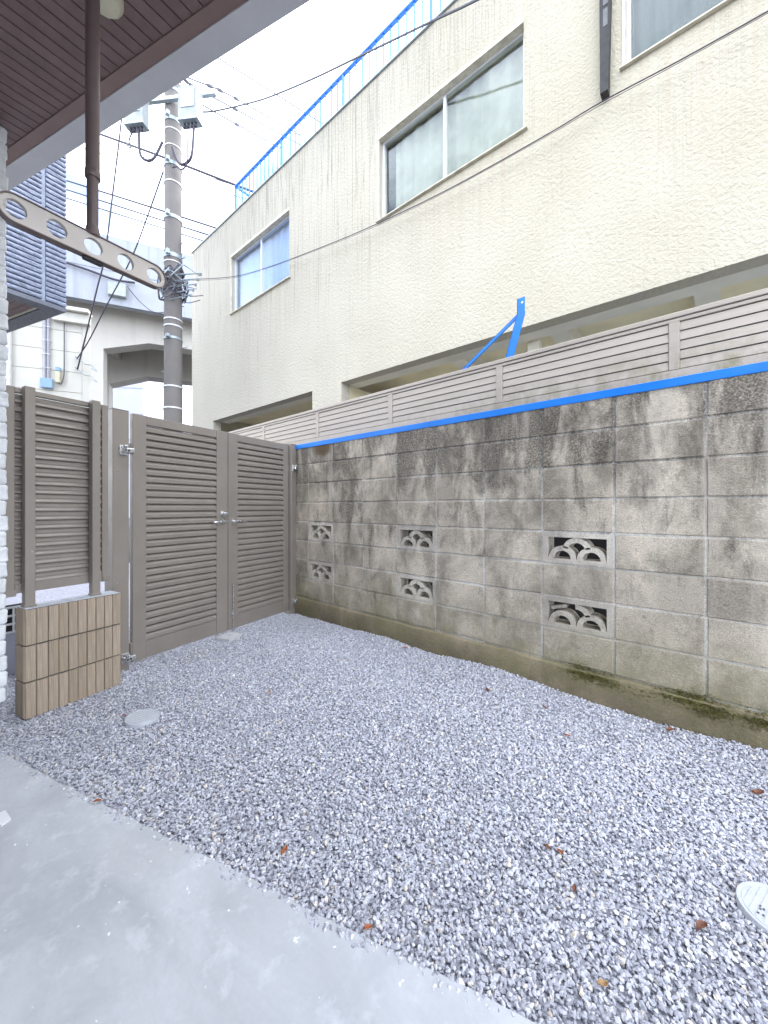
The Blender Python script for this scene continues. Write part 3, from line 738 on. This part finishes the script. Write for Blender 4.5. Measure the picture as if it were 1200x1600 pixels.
bx('parapet_cap', GALV, cb, -.03, WX+.03, -.03, .23, ZT+.002, ZT+.03, c=.004)
b = MB(); b.box(1.201, 5.0645, .2005, .43, 3.301, 3.6).box(5.0655, 16.5, .2005, .43, 3.30, 3.6); b.build('edge_beam', BEAM_UN, cb)
for x in (7.6, 9.1, 10.6, 12.1, 13.6): bx('joist', BEAM_UN, cb, x, x+.22, .4305, 7.5, 3.42, 3.619)
b = MB(); b.box(4.1, WX, 6.2, 6.35, -.1, 3.619).box(5.1, 5.8, .2005, 6.2, -.1, 3.3); b.build('inner_wall', CREAM_IN, cb)
bx('vent_shade_sheet', DARK, cb, 4.2, WX, 6.18, 6.1995, -.1, 1.9)  # added dark sheet, its colour supplies the shade behind the vent openings
bx('inner_column', BEAM_UN, cb, 3.0, 3.25, 4.0, 4.25, -.1, 3.619)
bx('meter_box', BEAM_UN, cb, 8.9, 9.05, .44, .56, 3.05, 3.299, c=.01)
def window(x0, x1, z0, z1, glass, cur, curpart):
    t = .035; y0, y1 = .075, .135
    f = MB(); f.box(x0, x0+t, y0, y1, z0, z1).box(x1-t, x1, y0, y1, z0, z1).box(x0+t, x1-t, y0, y1, z0, z0+t).box(x0+t, x1-t, y0, y1, z1-t, z1)
    w_ = f.build('window', WHITE_ALU, cb); xm = (x0+x1)/2
    MB().box(xm-.022, xm+.022, y0+.004, y1-.02, z0+t, z1-t).build('meeting_stile', WHITE_ALU, w_)
    MB().box(x0+t, xm-.022, y0+.032, y0+.037, z0+t, z1-t).build('pane', glass, w_)
    MB().box(xm+.022, x1-t, y0+.012, y0+.017, z0+t, z1-t).build('pane', glass, w_)
    s = MB(); s.extrude_x([(-.045, z0-.022), (-.045, z0-.008), (.074, z0+.004), (.074, z0-.022)], x0-.05, x1+.05); s.build('sill', REVEAL, w_)
    MB().box(x0-.03, x1+.0, -.022, .0735, z1-.012, z1+.035).build('head_trim', REVEAL, w_)
    MB().box(x0-.026, x0-.0005, -.012, .074, z0-.0, z1-.0125).build('jamb_trim', REVEAL, w_)
    a, c_ = curpart; vs_ = []; fs = []; nx_ = 90
    for i in range(nx_+1):
        x = x0+(x1-x0)*(a+(c_-a)*i/nx_)
        y = .205+.022*math.sin(i*.62)+.013*math.sin(i*.23+1)
        vs_ += [(x, y, z0), (x, y*.9+.03, z1)]
    for i in range(nx_): fs.append((2*i, 2*i+2, 2*i+3, 2*i+1))
    MB().add(vs_, fs).build('curtain', cur, w_, smooth=True)
window(*wins[0], FROST, SKY_REFL, (0, 1)); window(*wins[1], GLASS, CURTAIN, (.07, 1)); window(*wins[2], GLASS, CURTAIN_G, (0, .55))  # first window's curtain is an added sheet coloured like the reflected sky
# roof railing
bm_ = fin(MB().box(-.011, .011, -.011, .011, 0, .70).mesh('baluster'), BLUE_RAIL)
pm_ = fin(MB().cbox(-.02, .02, -.025, .025, 0, .70, c=.003).mesh('post'), BLUE_RAIL)
x = 2.112; i = 0
while x < 13.2:
    if i % 12 == 0 : link('railing_post', pm_, cb, (x, .1, ZT+.03))
    else: link('baluster', bm_, cb, (x, .1, ZT+.03))
    x += .1535; i += 1
for k in range(1, 22): link('baluster', bm_, cb, (2.112, .1+.16*k, ZT-.1+.03+.1))
bx('top_rail', BLUE_RAIL, cb, 2.09, 13.3, .07, .13, ZT+.7305, ZT+.775, c=.006)
bx('side_rail', BLUE_RAIL, cb, 2.09, 2.134, .1305, 3.7, ZT+.7305, ZT+.775, c=.004)
b = MB(); b.box(2.02, 2.09, .2305, 3.8, 7.9, ZT+.03); b.build('roof_kerb', CAP, cb)
# dark tapered post end on the facade
q = MB(); q.add([(9.856, -.1, 5.45), (9.928, -.1, 5.45), (9.928, -.001, 5.45), (9.856, -.001, 5.45), (9.845, -.1, 7.2), (9.965, -.1, 7.2), (9.965, -.001, 7.2), (9.845, -.001, 7.2)],
               [(0,3,2,1),(4,5,6,7),(0,1,5,4),(1,2,6,5),(2,3,7,6),(3,0,4,7)])
dpst = q.build('wall_strut', DPOST, cb); dpst['label'] = 'dark grey tapering strut on the cream facade'
bx('plate', DPOST2, dpst, 9.884, 9.926, -.104, -.1005, 6.12, 6.3); bx('plate', DPOST2, dpst, 9.884, 9.93, -.104, -.1005, 6.34, 6.47)

# ------------------------------------------------------------------ utility pole
px0, py0 = -8.78, 3.175
pole = thing('utility_pole', 'tall concrete utility pole with boxes and tangled cables in front of the viaduct', 'utility pole', (px0, py0, -.06))
MB().lathe([(0, 0), (.185, 0), (.178, 3), (.163, 7), (.15, 12.4), (0, 12.4)], 28).build('shaft', POLE, pole, smooth=True)
def prad(z): return .185-(.035*z/12.4)
for z, h, m in ((9.84, .06, GALV), (9.21, .07, GALV), (8.28, .07, GALV), (7.17, .07, GALV), (6.36, .08, GALV), (4.65, .05, GALV), (9.02, .02, WHITE_ALU), (8.68, .015, WHITE_ALU), (7.93, .02, WHITE_ALU), (6.26, .02, WHITE_ALU), (5.06, .025, WHITE_ALU), (4.92, .025, WHITE_ALU), (3.65, .03, WHITE_ALU), (3.2, .03, WHITE_ALU), (10.05, .02, WHITE_ALU)):
    z += .06; r = prad(z)
    bd_ = MB().lathe([(r-.01, z), (r+.01, z), (r+.01, z+h), (r-.01, z+h)], 28).build('band', m, pole)
    if h > .04: MB().cbox(.13, .21, -.2, -.14, z-.01, z+h+.01, c=.006).build('clamp', GALV, bd_)
for k, (z, a) in enumerate(((7.4, 200), (6.75, 30), (5.0, 200), (4.55, 30), (4.1, 200), (3.7, 30), (3.3, 200), (6.4, 20), (8.2, 200))):
    c_, s_ = math.cos(R(a)), math.sin(R(a)); r = prad(z)
    MB().tube([(c_*(r-.02), s_*(r-.02), z), (c_*(r+.16), s_*(r+.16), z), (c_*(r+.165), s_*(r+.165), z+.03)], .009, 6).build('step_bolt', GALV, pole)
ca = Vector((-7.95+8.78, 3.76-3.175, 0)).normalized()
def PB(a, d, z): p = ca*a+Vector((ca.y, -ca.x, 0))*d; return (p.x, p.y, z)
def pbox(name, m, a0, a1, d0, d1, z0, z1, par=pole):
    b = MB(); b.add([PB(a, d, z) for z in (z0, z1) for a, d in ((a0, d0), (a1, d0), (a1, d1), (a0, d1))], [(0,3,2,1),(4,5,6,7),(0,1,5,4),(1,2,6,5),(2,3,7,6),(3,0,4,7)]); return b.build(name, m, par)
pbox('crossarm', GALV, -.45, 1.08, .165, .24, 9.58, 9.65)
for a, zt in ((-.55, 9.6), (.62, 9.56)):
    bxx = pbox('junction_box', BOX_GREY, a-.2, a+.2, .26, .45, zt-.62, zt)
    pbox('door_panel', GALV, a-.14, a+.14, .451, .462, zt-.42, zt-.06, bxx)
    pbox('rim', GALV, a-.215, a+.215, .25, .46, zt-.66, zt-.6205, bxx)
    for k in range(4):
        b = MB(); b.tube([PB(a-.12+.08*k, .36, zt-.66), PB(a-.12+.08*k, .36, zt-.74)], .022, 8); b.build('gland', CABLE, bxx)
for (a0, z0), (am_, zm), (a1, z1), r in (((.7, 8.85), (.45, 8.15), (.12, 8.62), .026), ((.55, 8.85), (.4, 8.05), (.12, 8.2), .014), ((-.5, 8.9), (-.35, 8.3), (-.1, 8.75), .026), ((-.62, 8.9), (-.72, 8.6), (-.95, 8.95), .014)):
    MB().tube(smooth_path([PB(a0, .36, z0), PB((a0+am_)/2+.06*(1 if a0 > 0 else -1), .34, zm+.12), PB(am_, .3, zm), PB((am_+a1)/2, .26, zm+.1), PB(a1, .2, z1)], 6), r, 8).build('cable_loop', CABLE, pole)
tg = random.Random(5)
for k in range(26):             # tangle of cables wound round the shaft
    z = tg.uniform(5.55, 6.15); r = prad(z)+tg.uniform(.02, .1); a0 = tg.uniform(0, 6.28); n_ = tg.randint(5, 9)
    pts = [((r+tg.uniform(-.01, .05))*math.cos(a0+j*.5), (r+tg.uniform(-.01, .05))*math.sin(a0+j*.5), z+tg.uniform(-.06, .06)+.03*j*tg.uniform(-1, 1)) for j in range(n_)]
    if k % 4 == 0: pts.append((pts[-1][0]*2.2, pts[-1][1]*2.2, z+tg.uniform(-.25, .15)))
    MB().tube(smooth_path(pts, 4), tg.choice((.008, .012, .016)), 6).build('tangled_cable', tg.choice((CABLE, CABLE_G, GALV)), pole)
for k in range(5):
    z = 5.5+.13*k; MB().tube([(.1, -.12, z), (.62, .12+.05*k, z+.02)], .012, 6).cbox(.57, .61, .1+.05*k, .14+.05*k, z-.01, z+.04, c=.005).build('terminal_arm', GALV, pole)

# ------------------------------------------------------------------ overhead cables
def cable(pts, r, label, m=CABLE, beads=()):
    P = smooth_path(pts, 7); c0 = Vector(pts[0])
    b = MB(); b.tube([p-c0 for p in P], r, 6)
    if not beads: return tag(b.build('overhead_cable', m, None, c0), label, 'cable')
    t = thing('overhead_cable', label, 'cable', c0); b.build('wire', m, t)
    for f in beads:
        q = f*(len(P)-1); i = int(q); d = (P[min(i+1, len(P)-1)]-P[i]).normalized(); p = P[i]+(P[min(i+1, len(P)-1)]-P[i])*(q-i)-c0
        MB().tube([p-d*.11, p-d*.06, p+d*.02, p+d*.09], [.008, .034, .034, .008], 8).build('insulator', CABLE_G, t, smooth=True)
    return t
cable([(-16.66, 2.6, 14.1), (-15.34, 3.24, 13.31), (-13.07, 4.45, 11.98), (-11.11, 5.65, 10.83), (-10.01, 6.23, 10.17)], .034, 'thickest dark cable sloping behind the pole to the corner of the blue railing')
cable([(-16.66, 2.6, 13.72), (-13.39, 4.57, 12.06), (-10.28, 6.39, 10.46)], .012, 'thin wire just below the thickest cable behind the pole', CABLE_G)
cable([(-16.66, 2.6, 13.4), (-13.39, 4.57, 11.72), (-10.28, 6.39, 10.16)], .012, 'second thin wire below the thickest cable behind the pole', CABLE_G)
cable([(-18.64, 2.19, 13.27), (-14.15, 4.83, 11.07), (-10.81, 6.72, 9.39)], .026, 'upper of three dark cables crossing low above the viaduct parapet')
cable([(-18.64, 2.19, 12.95), (-14.15, 4.83, 10.75), (-11.41, 6.19, 9.37)], .022, 'middle of three dark cables crossing low above the viaduct parapet')
cable([(-18.64, 2.19, 12.63), (-14.41, 4.6, 10.6), (-11.41, 6.19, 9.13)], .018, 'lowest of three dark cables crossing low above the viaduct parapet')
cable([(-9.94, 2.55, 10.16), (-10.07, 2.57, 9.77), (-10.43, 2.51, 8.44), (-10.82, 2.43, 6.97), (-11.08, 2.34, 6.29), (-11.52, 2.22, 5.32), (-11.87, 2.11, 4.5)], .017, 'steep service wire dropping beside the hanger pipe to the lower wall hook')
cable([(-8.88, 3.02, 8.21), (-9.53, 2.91, 7.49), (-10.14, 2.77, 6.77), (-10.93, 2.47, 5.83), (-11.46, 2.27, 5.17), (-11.87, 2.11, 4.77)], .014, 'service wire slanting from the pole down to the upper wall hook')
cable([(-8.38, 3.4, 9.44), (-7.98, 3.62, 9.31), (-6.87, 3.99, 9.04), (-5.93, 4.01, 8.59), (-4.97, 4.03, 8.17), (-4.1, 4.05, 7.82), (-3.37, 4.07, 7.53), (-2.76, 4.08, 7.28), (-2.23, 4.1, 7.07), (-1.5, 4.11, 6.8)], .015, 'thick cable sweeping from the pole across the blue roof railing', CABLE_G)
cable([(-8.63, 3.3, 10.3), (-8.59, 3.48, 10.31), (-8.51, 4.08, 10.49), (-8.56, 4.97, 10.78), (-8.57, 6.3, 11.11)], .015, 'top wire with insulators leaving the pole head to the right', CABLE_G, (.12, .42, .5, .62))
cable([(-8.63, 3.3, 10.24), (-8.64, 3.57, 10.24), (-8.53, 4.47, 10.37), (-8.57, 6.3, 10.86)], .015, 'middle wire with insulators leaving the pole head to the right', CABLE_G, (.18, .3, .66))
cable([(-8.67, 3.27, 9.94), (-8.64, 3.57, 9.96), (-8.65, 4.5, 10.15), (-8.96, 5.96, 10.77)], .015, 'lowest wire with insulators leaving the pole head to the right', CABLE_G, (.15, .32, .68))
cable([(-9.2, 3.87, 11.81), (-9.16, 4.31, 11.93), (-9.02, 5.24, 12.02), (-8.74, 6.42, 12.01), (-8.52, 7.15, 11.96)], .014, 'plain wire highest in the sky sloping down to the blue railing', CABLE)
fw = [(-8.63, 3.3, 5.95), (-7.9, 4.0, 6.03), (-7.02, 4.34, 6.03), (-5.42, 4.39, 5.74), (-4.16, 4.42, 5.54), (-2.81, 4.45, 5.39), (-1.55, 4.48, 5.33), (-.98, 4.49, 5.325), (-.34, 4.51, 5.28), (.25, 4.52, 5.25), (1.2, 4.55, 5.23)]
cable(fw, .006, 'dark cable strung along the cream facade below the windows', CABLE)
P = smooth_path([(x, y-.01, z-.03-.006*math.sin(i*2)) for i, (x, y, z) in enumerate(fw)], 7)
tag(MB().tube(P, .003, 5).build('overhead_cable', CABLE), 'thin wire hugging the underside of the cable along the cream facade', 'cable')

# ------------------------------------------------------------------ slate-blue house wing with overhang
BC = Vector((-7.026, 1.119, 0)); a1 = R(-81.4); a2 = R(-162.5)
d1 = Vector((math.cos(a1), math.sin(a1), 0)); d2 = Vector((math.cos(a2), math.sin(a2), 0)); BZ = 3.9; BH = 3.9
bh = thing('blue_house', 'slate blue ribbed house wing with overhanging upper floor at the left', 'house', (BC.x, BC.y, 0))
def W(u, v, z): p = d1*u+d2*v; return (p.x, p.y, z)
def wprism(name, m, uv, z0, z1, par=bh):
    b = MB(); n = len(uv); b.add([W(u, v, z0) for u, v in uv]+[W(u, v, z1) for u, v in uv], [tuple(range(n)), tuple(range(n, 2*n))]+[(i, (i+1) % n, n+(i+1) % n, n+i) for i in range(n)]); return b.build(name, m, par)
wprism('upper_wall', SIDING_J, [(.03, .03), (3.2, .03), (3.2, 3), (.03, 3)], BZ+.06, BZ+BH)
wprism('soffit_frame', DKTRIM, [(.0, .0), (3.2, .0), (3.2, .2), (.0, .2)], BZ, BZ+.058); wprism('soffit_frame', DKTRIM, [(0, .2005), (.2, .2005), (.2, 3), (0, 3)], BZ, BZ+.058)
wprism('soffit_lining', CERAMIC, [(.2005, .2005), (3.2, .2005), (3.2, .23), (.2005, .23)], BZ+.02, BZ+.055); wprism('soffit_lining', CERAMIC, [(.2005, .2305), (.23, .2305), (.23, 3), (.2005, 3)], BZ+.02, BZ+.055)
for k in range(22): wprism('soffit_board', SOFFIT, [(.232+.1*k, .232), (.324+.1*k, .232), (.324+.1*k, 3), (.232+.1*k, 3)], BZ+.03, BZ+.05)
wprism('lower_wall', PALE, [(1.6, .4), (3.2, .4), (3.2, 3), (1.6, 3)], -.06, BZ-.001)
def rock_strip(u0, u1, seed):
    n = max(4, int((u1-u0)/.035)); rows = [(.028, -.031), (-.004, -.026), (-.012, -.008), (-.010, .012), (.0, .026), (.028, .031)]
    b = MB(); vs_ = []; fs = []
    for i in range(n+1):
        u = u0+(u1-u0)*i/n
        for k, (v, z) in enumerate(rows):
            q = mnoise.noise(Vector((u*14, k*.9, seed)))*.009 if 0 < k < 5 else 0
            vs_.append(W(u, v+q, z+q*.5))
    m_ = len(rows)
    for i in range(n):
        for k in range(m_-1): a = i*m_+k; fs.append((a, a+1, a+m_+1, a+m_))
    fs.append(tuple(range(m_))); fs.append(tuple(n*m_+k for k in range(m_)))
    return fin(b.add(vs_, fs).mesh('siding_board'), SIDING)
sA = [rock_strip(.0, .225, s) for s in (1.3, 5.1, 9.7, 14.2)]; sB = [rock_strip(.27, 1.5, s) for s in (2.2, 6.4, 8.8, 12.9)]
sideB = []
for r in range(56):
    z = BZ+.1+.068*r
    link('siding_board', random.choice(sA), bh, (0, 0, z)); link('siding_board', random.choice(sB), bh, (0, 0, z))
wprism('joint_strip', SIDING_J, [(.228, .008), (.267, .008), (.267, .0295), (.228, .0295)], BZ+.06, BZ+BH)

# ------------------------------------------------------------------ cream neighbour house behind
NW = Vector((-12.177, 1.902, 0)); na = R(64)
nh = thing('neighbour_house', 'cream boarded house wall with conduit and meter behind the screen', 'house', (NW.x, NW.y, -.06), na)
MB().extrude_z([(-4, .03), (.52, .03), (-1.7, 6), (-6, 6)], 0, 5.9).build('wall', CREAM_SID, nh)
for k in range(12):
    z = .05+.498*k; bx('siding_board', CREAM_SID, nh, -4, .36, .005, .0295, z, z+.49, c=.004)
bx('corner_trim', CREAM_SID, nh, .365, .53, .0, .0295, 0, 5.9, c=.004)
b = MB(); b.cbox(-4, .55, -.22, .1, 5.97, 6.06, c=.01).cbox(-.2, .55, -.12, .0, 5.72, 5.96, c=.01); b.build('cornice', CREAM_SID, nh)
MB().extrude_z([(-4, .1005), (.5, .1005), (-1.6, 6), (-6, 6)], 5.901, 6.05).build('roof', CREAM_SID, nh)
for dx in (0, .075): 
    c_ = MB().tube([(-.37+dx, -.03, 4.28), (-.37+dx, -.03, 5.9)], .032, 10).build('conduit', simple('grey_conduit', (.42, .42, .47), .5), nh, smooth=True)
for k in range(4): bx('conduit_clip', WHITE_ALU, nh, -.42, -.25, -.066, .004, 4.55+.33*k, 4.565+.33*k)
bx('terminal_box', BOX_BLUE, nh, -.44, -.2, -.09, .004, 4.07, 4.3, c=.01)
mt = bx('meter', CERAMIC, nh, -.15, -.05, -.09, .004, 4.22, 4.5, c=.012); bx('meter_cap', BOX_BLUE, mt, -.145, -.055, -.095, .003, 4.502, 4.6, c=.008)
MB().tube(smooth_path([(.013, -.03, 5.9), (.015, -.03, 4.62), (-.0, -.04, 4.35), (-.04, -.05, 4.2), (-.09, -.05, 4.23)], 5), .012, 8).build('drop_wire', CABLE_G, nh)
bx('downpipe', WHITE_ALU, nh, -1.08, -.98, -.09, .0, .1, 5.9, c=.02)
for z in (4.615, 4.885):
    b = MB(); b.tube([(.27, 0, z), (.27, -.12, z)], .02, 8).tube(smooth_path([(.27, -.12, z), (.45, -.16, z-.16), (.62, -.2, z-.2), (.72, -.2, z-.32), (.6, -.18, z-.25)], 4), .01, 6); b.build('wire_hook', GALV, nh)

# ------------------------------------------------------------------ railway viaduct
VO = Vector((-21.291, 5.183, 0)); va = R(66)
vd = thing('viaduct', 'high grey concrete railway viaduct on haunched frames behind the pole', 'viaduct', (VO.x, VO.y, -.06), va)
def vb_(name, m, *a): return bx(name, m, vd, *a)
for k in range(-3, 8):
    x = -9.9+4.5*(k+1); vb_('parapet_panel', VIA, x-2.245, x+2.245, 0, .25, 12.15, 13.76)
vb_('fascia_beam', VIA, -16, 28, .02, .4, 10.62, 12.15)
vb_('deck', VIA_IN, -16, 28, .4005, 9, 11.2, 11.6)
vb_('parapet_panel', VIA, -16, 28, 8.75, 9, 11.6, 13.6)
def portal(y0, y1, xs_, ztop, zb, hz, cw, m):
    b = MB()
    for x in xs_: b.box(x, x+cw, y0, y1, 0, ztop)
    for i in range(len(xs_)-1):
        a, c_ = xs_[i]+cw, xs_[i+1]; L_ = c_-a; h = min(1.9, L_*.3)
        b.extrude_y([(a, ztop), (a, hz), (a+h, zb), (c_-h, zb), (c_, hz), (c_, ztop)], y0, y1)
    return b.build('portal_frame', m, vd)
portal(1.2, 2.0, [-7.5, -1.2, 6.2, 13.5], 11.19, 9.5, 8.9, .5, VIA_IN)
portal(5.8, 6.8, [-8.1, -1.9, 5.6, 13.0], 11.19, 9.15, 8.45, .55, VIA_IN)
for x in (-1.1, 6.3): b = MB(); b.box(x, x+.35, 2.0005, 5.7995, 9.9, 11.19); b.build('cross_beam', VIA_IN, vd)
vbx = MB().cbox(-.35, .35, -.25, -.003, 10.95, 11.55, c=.02).build('equipment_box', BOX_GREY, vd, (0.1, 0, 0))
MB().tube(smooth_path([(-2.2, -.12, 12.1), (-1, -.14, 11.9), (0, -.16, 11.7), (.8, -.14, 11.75)], 5), .05, 8).build('conduit', CABLE, vd)
MB().tube(smooth_path([(.5, -.16, 11.5), (1.1, -.5, 10.7), (1.8, -.9, 10.2), (2.9, -1.2, 10.6)], 6), .018, 6).build('loose_wire', CABLE, vd)

# pale tower block seen through the viaduct
fb = thing('far_building', 'pale lavender building seen through the viaduct opening behind the gate', 'building', (-53, 12.5, -.06), R(50))
bx('wall', PALE, fb, -4, 3.4, 0, 8, 0, 19)
for z in (3, 6, 9, 12, 15): bx('floor_band', simple('band_grey', (.34, .35, .42), .8), fb, -4.02, 3.42, -.05, -.001, z, z+.12)
# ------------------------------------------------------------------ small things on the ground
def lid(label, x, y, z, r, rot, marks):
    t = thing('drain_lid', label, 'drain lid', (x, y, z), R(rot), 'round drain lids in the gravel')
    MB().lathe([(0, .02), (r*.86, .02), (r*.87, .0185), (r*.9, .0185), (r*.91, .021), (r*.98, .021), (r, .018), (r*1.0, -.04)], 40).build('lid', LID, t, smooth=True)
    n = 9
    for k in range(n):
        yy = (-.8+1.6*k/(n-1))*r*.9; hw = math.sqrt(max(0, (r*.8)**2-yy**2))
        if hw > .01: bx('rib', LID, t, -hw, hw, yy-.0022, yy+.0022, .0202, .0211, c=.0004)
    if marks:
        b = MB()
        for (mx_, my_) in ((-.055, .03), (-.052, .02), (-.036, .03), (-.03, .024), (-.025, .032)): b.box(mx_, mx_+.006, my_, my_+.004, .0205, .0226)
        b.build('mark', MARK, t)
    return t
lid('pale grey ribbed drain lid in the gravel near the tiled pier', -2.315, .685, .006, .08, 20, False)
lid('pale grey drain lid in the near gravel cut off by the right picture edge', .108, 1.517, -.003, .09, 75, True)
b = MB(); b.extrude_z([(-.06, -.03), (.02, .0), (.012, .028), (-.06, .03)], 0, .006)
tag(b.build('white_plate', WHITE_ALU, None, (-1.918, .122, .0142), (0, 0, R(10))), 'corner of a thin white plate lying on the concrete slab', 'plate')
leaf_specs = [(-1.083, 2.166, 1, 'reddish curled dry leaf on the gravel, largest one near the block wall', .028, 0), (-.764, 2.218, .8, 'small red-brown dry leaf on the gravel right of the largest leaf', .018, 0),
 (-.214, 2.42, 1, 'brown dry leaf lying against the footing below the right moss patch', .03, 0), (-.584, 2.013, .8, 'small rusty dry leaf in the gravel between wall and right drain lid', .018, 1),
 (-.442, 1.306, .8, 'dark brown leaf scrap in the middle of the gravel, left one of a pair', .016, 0), (-.405, 1.318, .8, 'rusty leaf scrap in the middle of the gravel, right one of a pair', .016, 1),
 (-1.077, .728, 1, 'crumpled tan and rust leaf on the gravel close to the slab edge', .02, 1), (-1.776, .377, 1, 'orange-brown leaf scrap at the slab edge below the left drain lid', .016, 1),
 (-.709, .735, 1, 'orange-brown leaf scrap at the slab edge in the foreground', .016, 1), (-.336, 1.22, .8, 'dark leaf scrap in the nearer gravel left of the right drain lid', .014, 0),
 (-.221, 1.022, 1, 'crumpled tan leaf alone in the nearest gravel', .018, 2), (-.049, 1.332, 1, 'dark brown curled leaf in the gravel beside the right drain lid', .024, 0),
 (-2.086, 1.298, .8, 'tiny tan leaf scrap in the far gravel in front of the gate', .016, 2), (-2.42, .63, .8, 'tiny rusty leaf scrap between the left drain lid and the pier', .014, 1),
 (-1.90, 2.40, .8, 'orange leaf scrap by the footing at the gravel dip below the middle vents', .02, 1), (.09, 2.11, 1, 'brown dry leaf in the gravel at the right picture edge', .03, 0)]
for x, y, s, lab, ln, mi in leaf_specs:
    vs_ = []; fs = []; nx_, ny_ = 6, 3; ph = random.uniform(0, 6)
    for i in range(nx_+1):
        u = i/nx_; wd = math.sin(math.pi*min(1, u*.93+.04))**.8*.42*ln
        for j in range(ny_+1):
            v = (j/ny_-.5)*2
            vs_.append(((u-.5)*2*ln*.8, v*wd, .008+abs(v)**2*ln*.3+.12*ln*math.sin(u*5+ph)))
    for i in range(nx_):
        for j in range(ny_): a = i*(ny_+1)+j; fs.append((a, a+ny_+1, a+ny_+2, a+1))
    o = MB().add(vs_, fs).build('dry_leaf', LEAFS[mi], None, (x, y, ghgt(x, y)+.004), (random.uniform(-.2, .2), random.uniform(-.2, .2), random.uniform(0, 6.28)))
    sm_ = o.modifiers.new('thick', 'SOLIDIFY'); sm_.thickness = .0006
    tag(o, lab, 'leaf', 'dry leaves on the gravel')
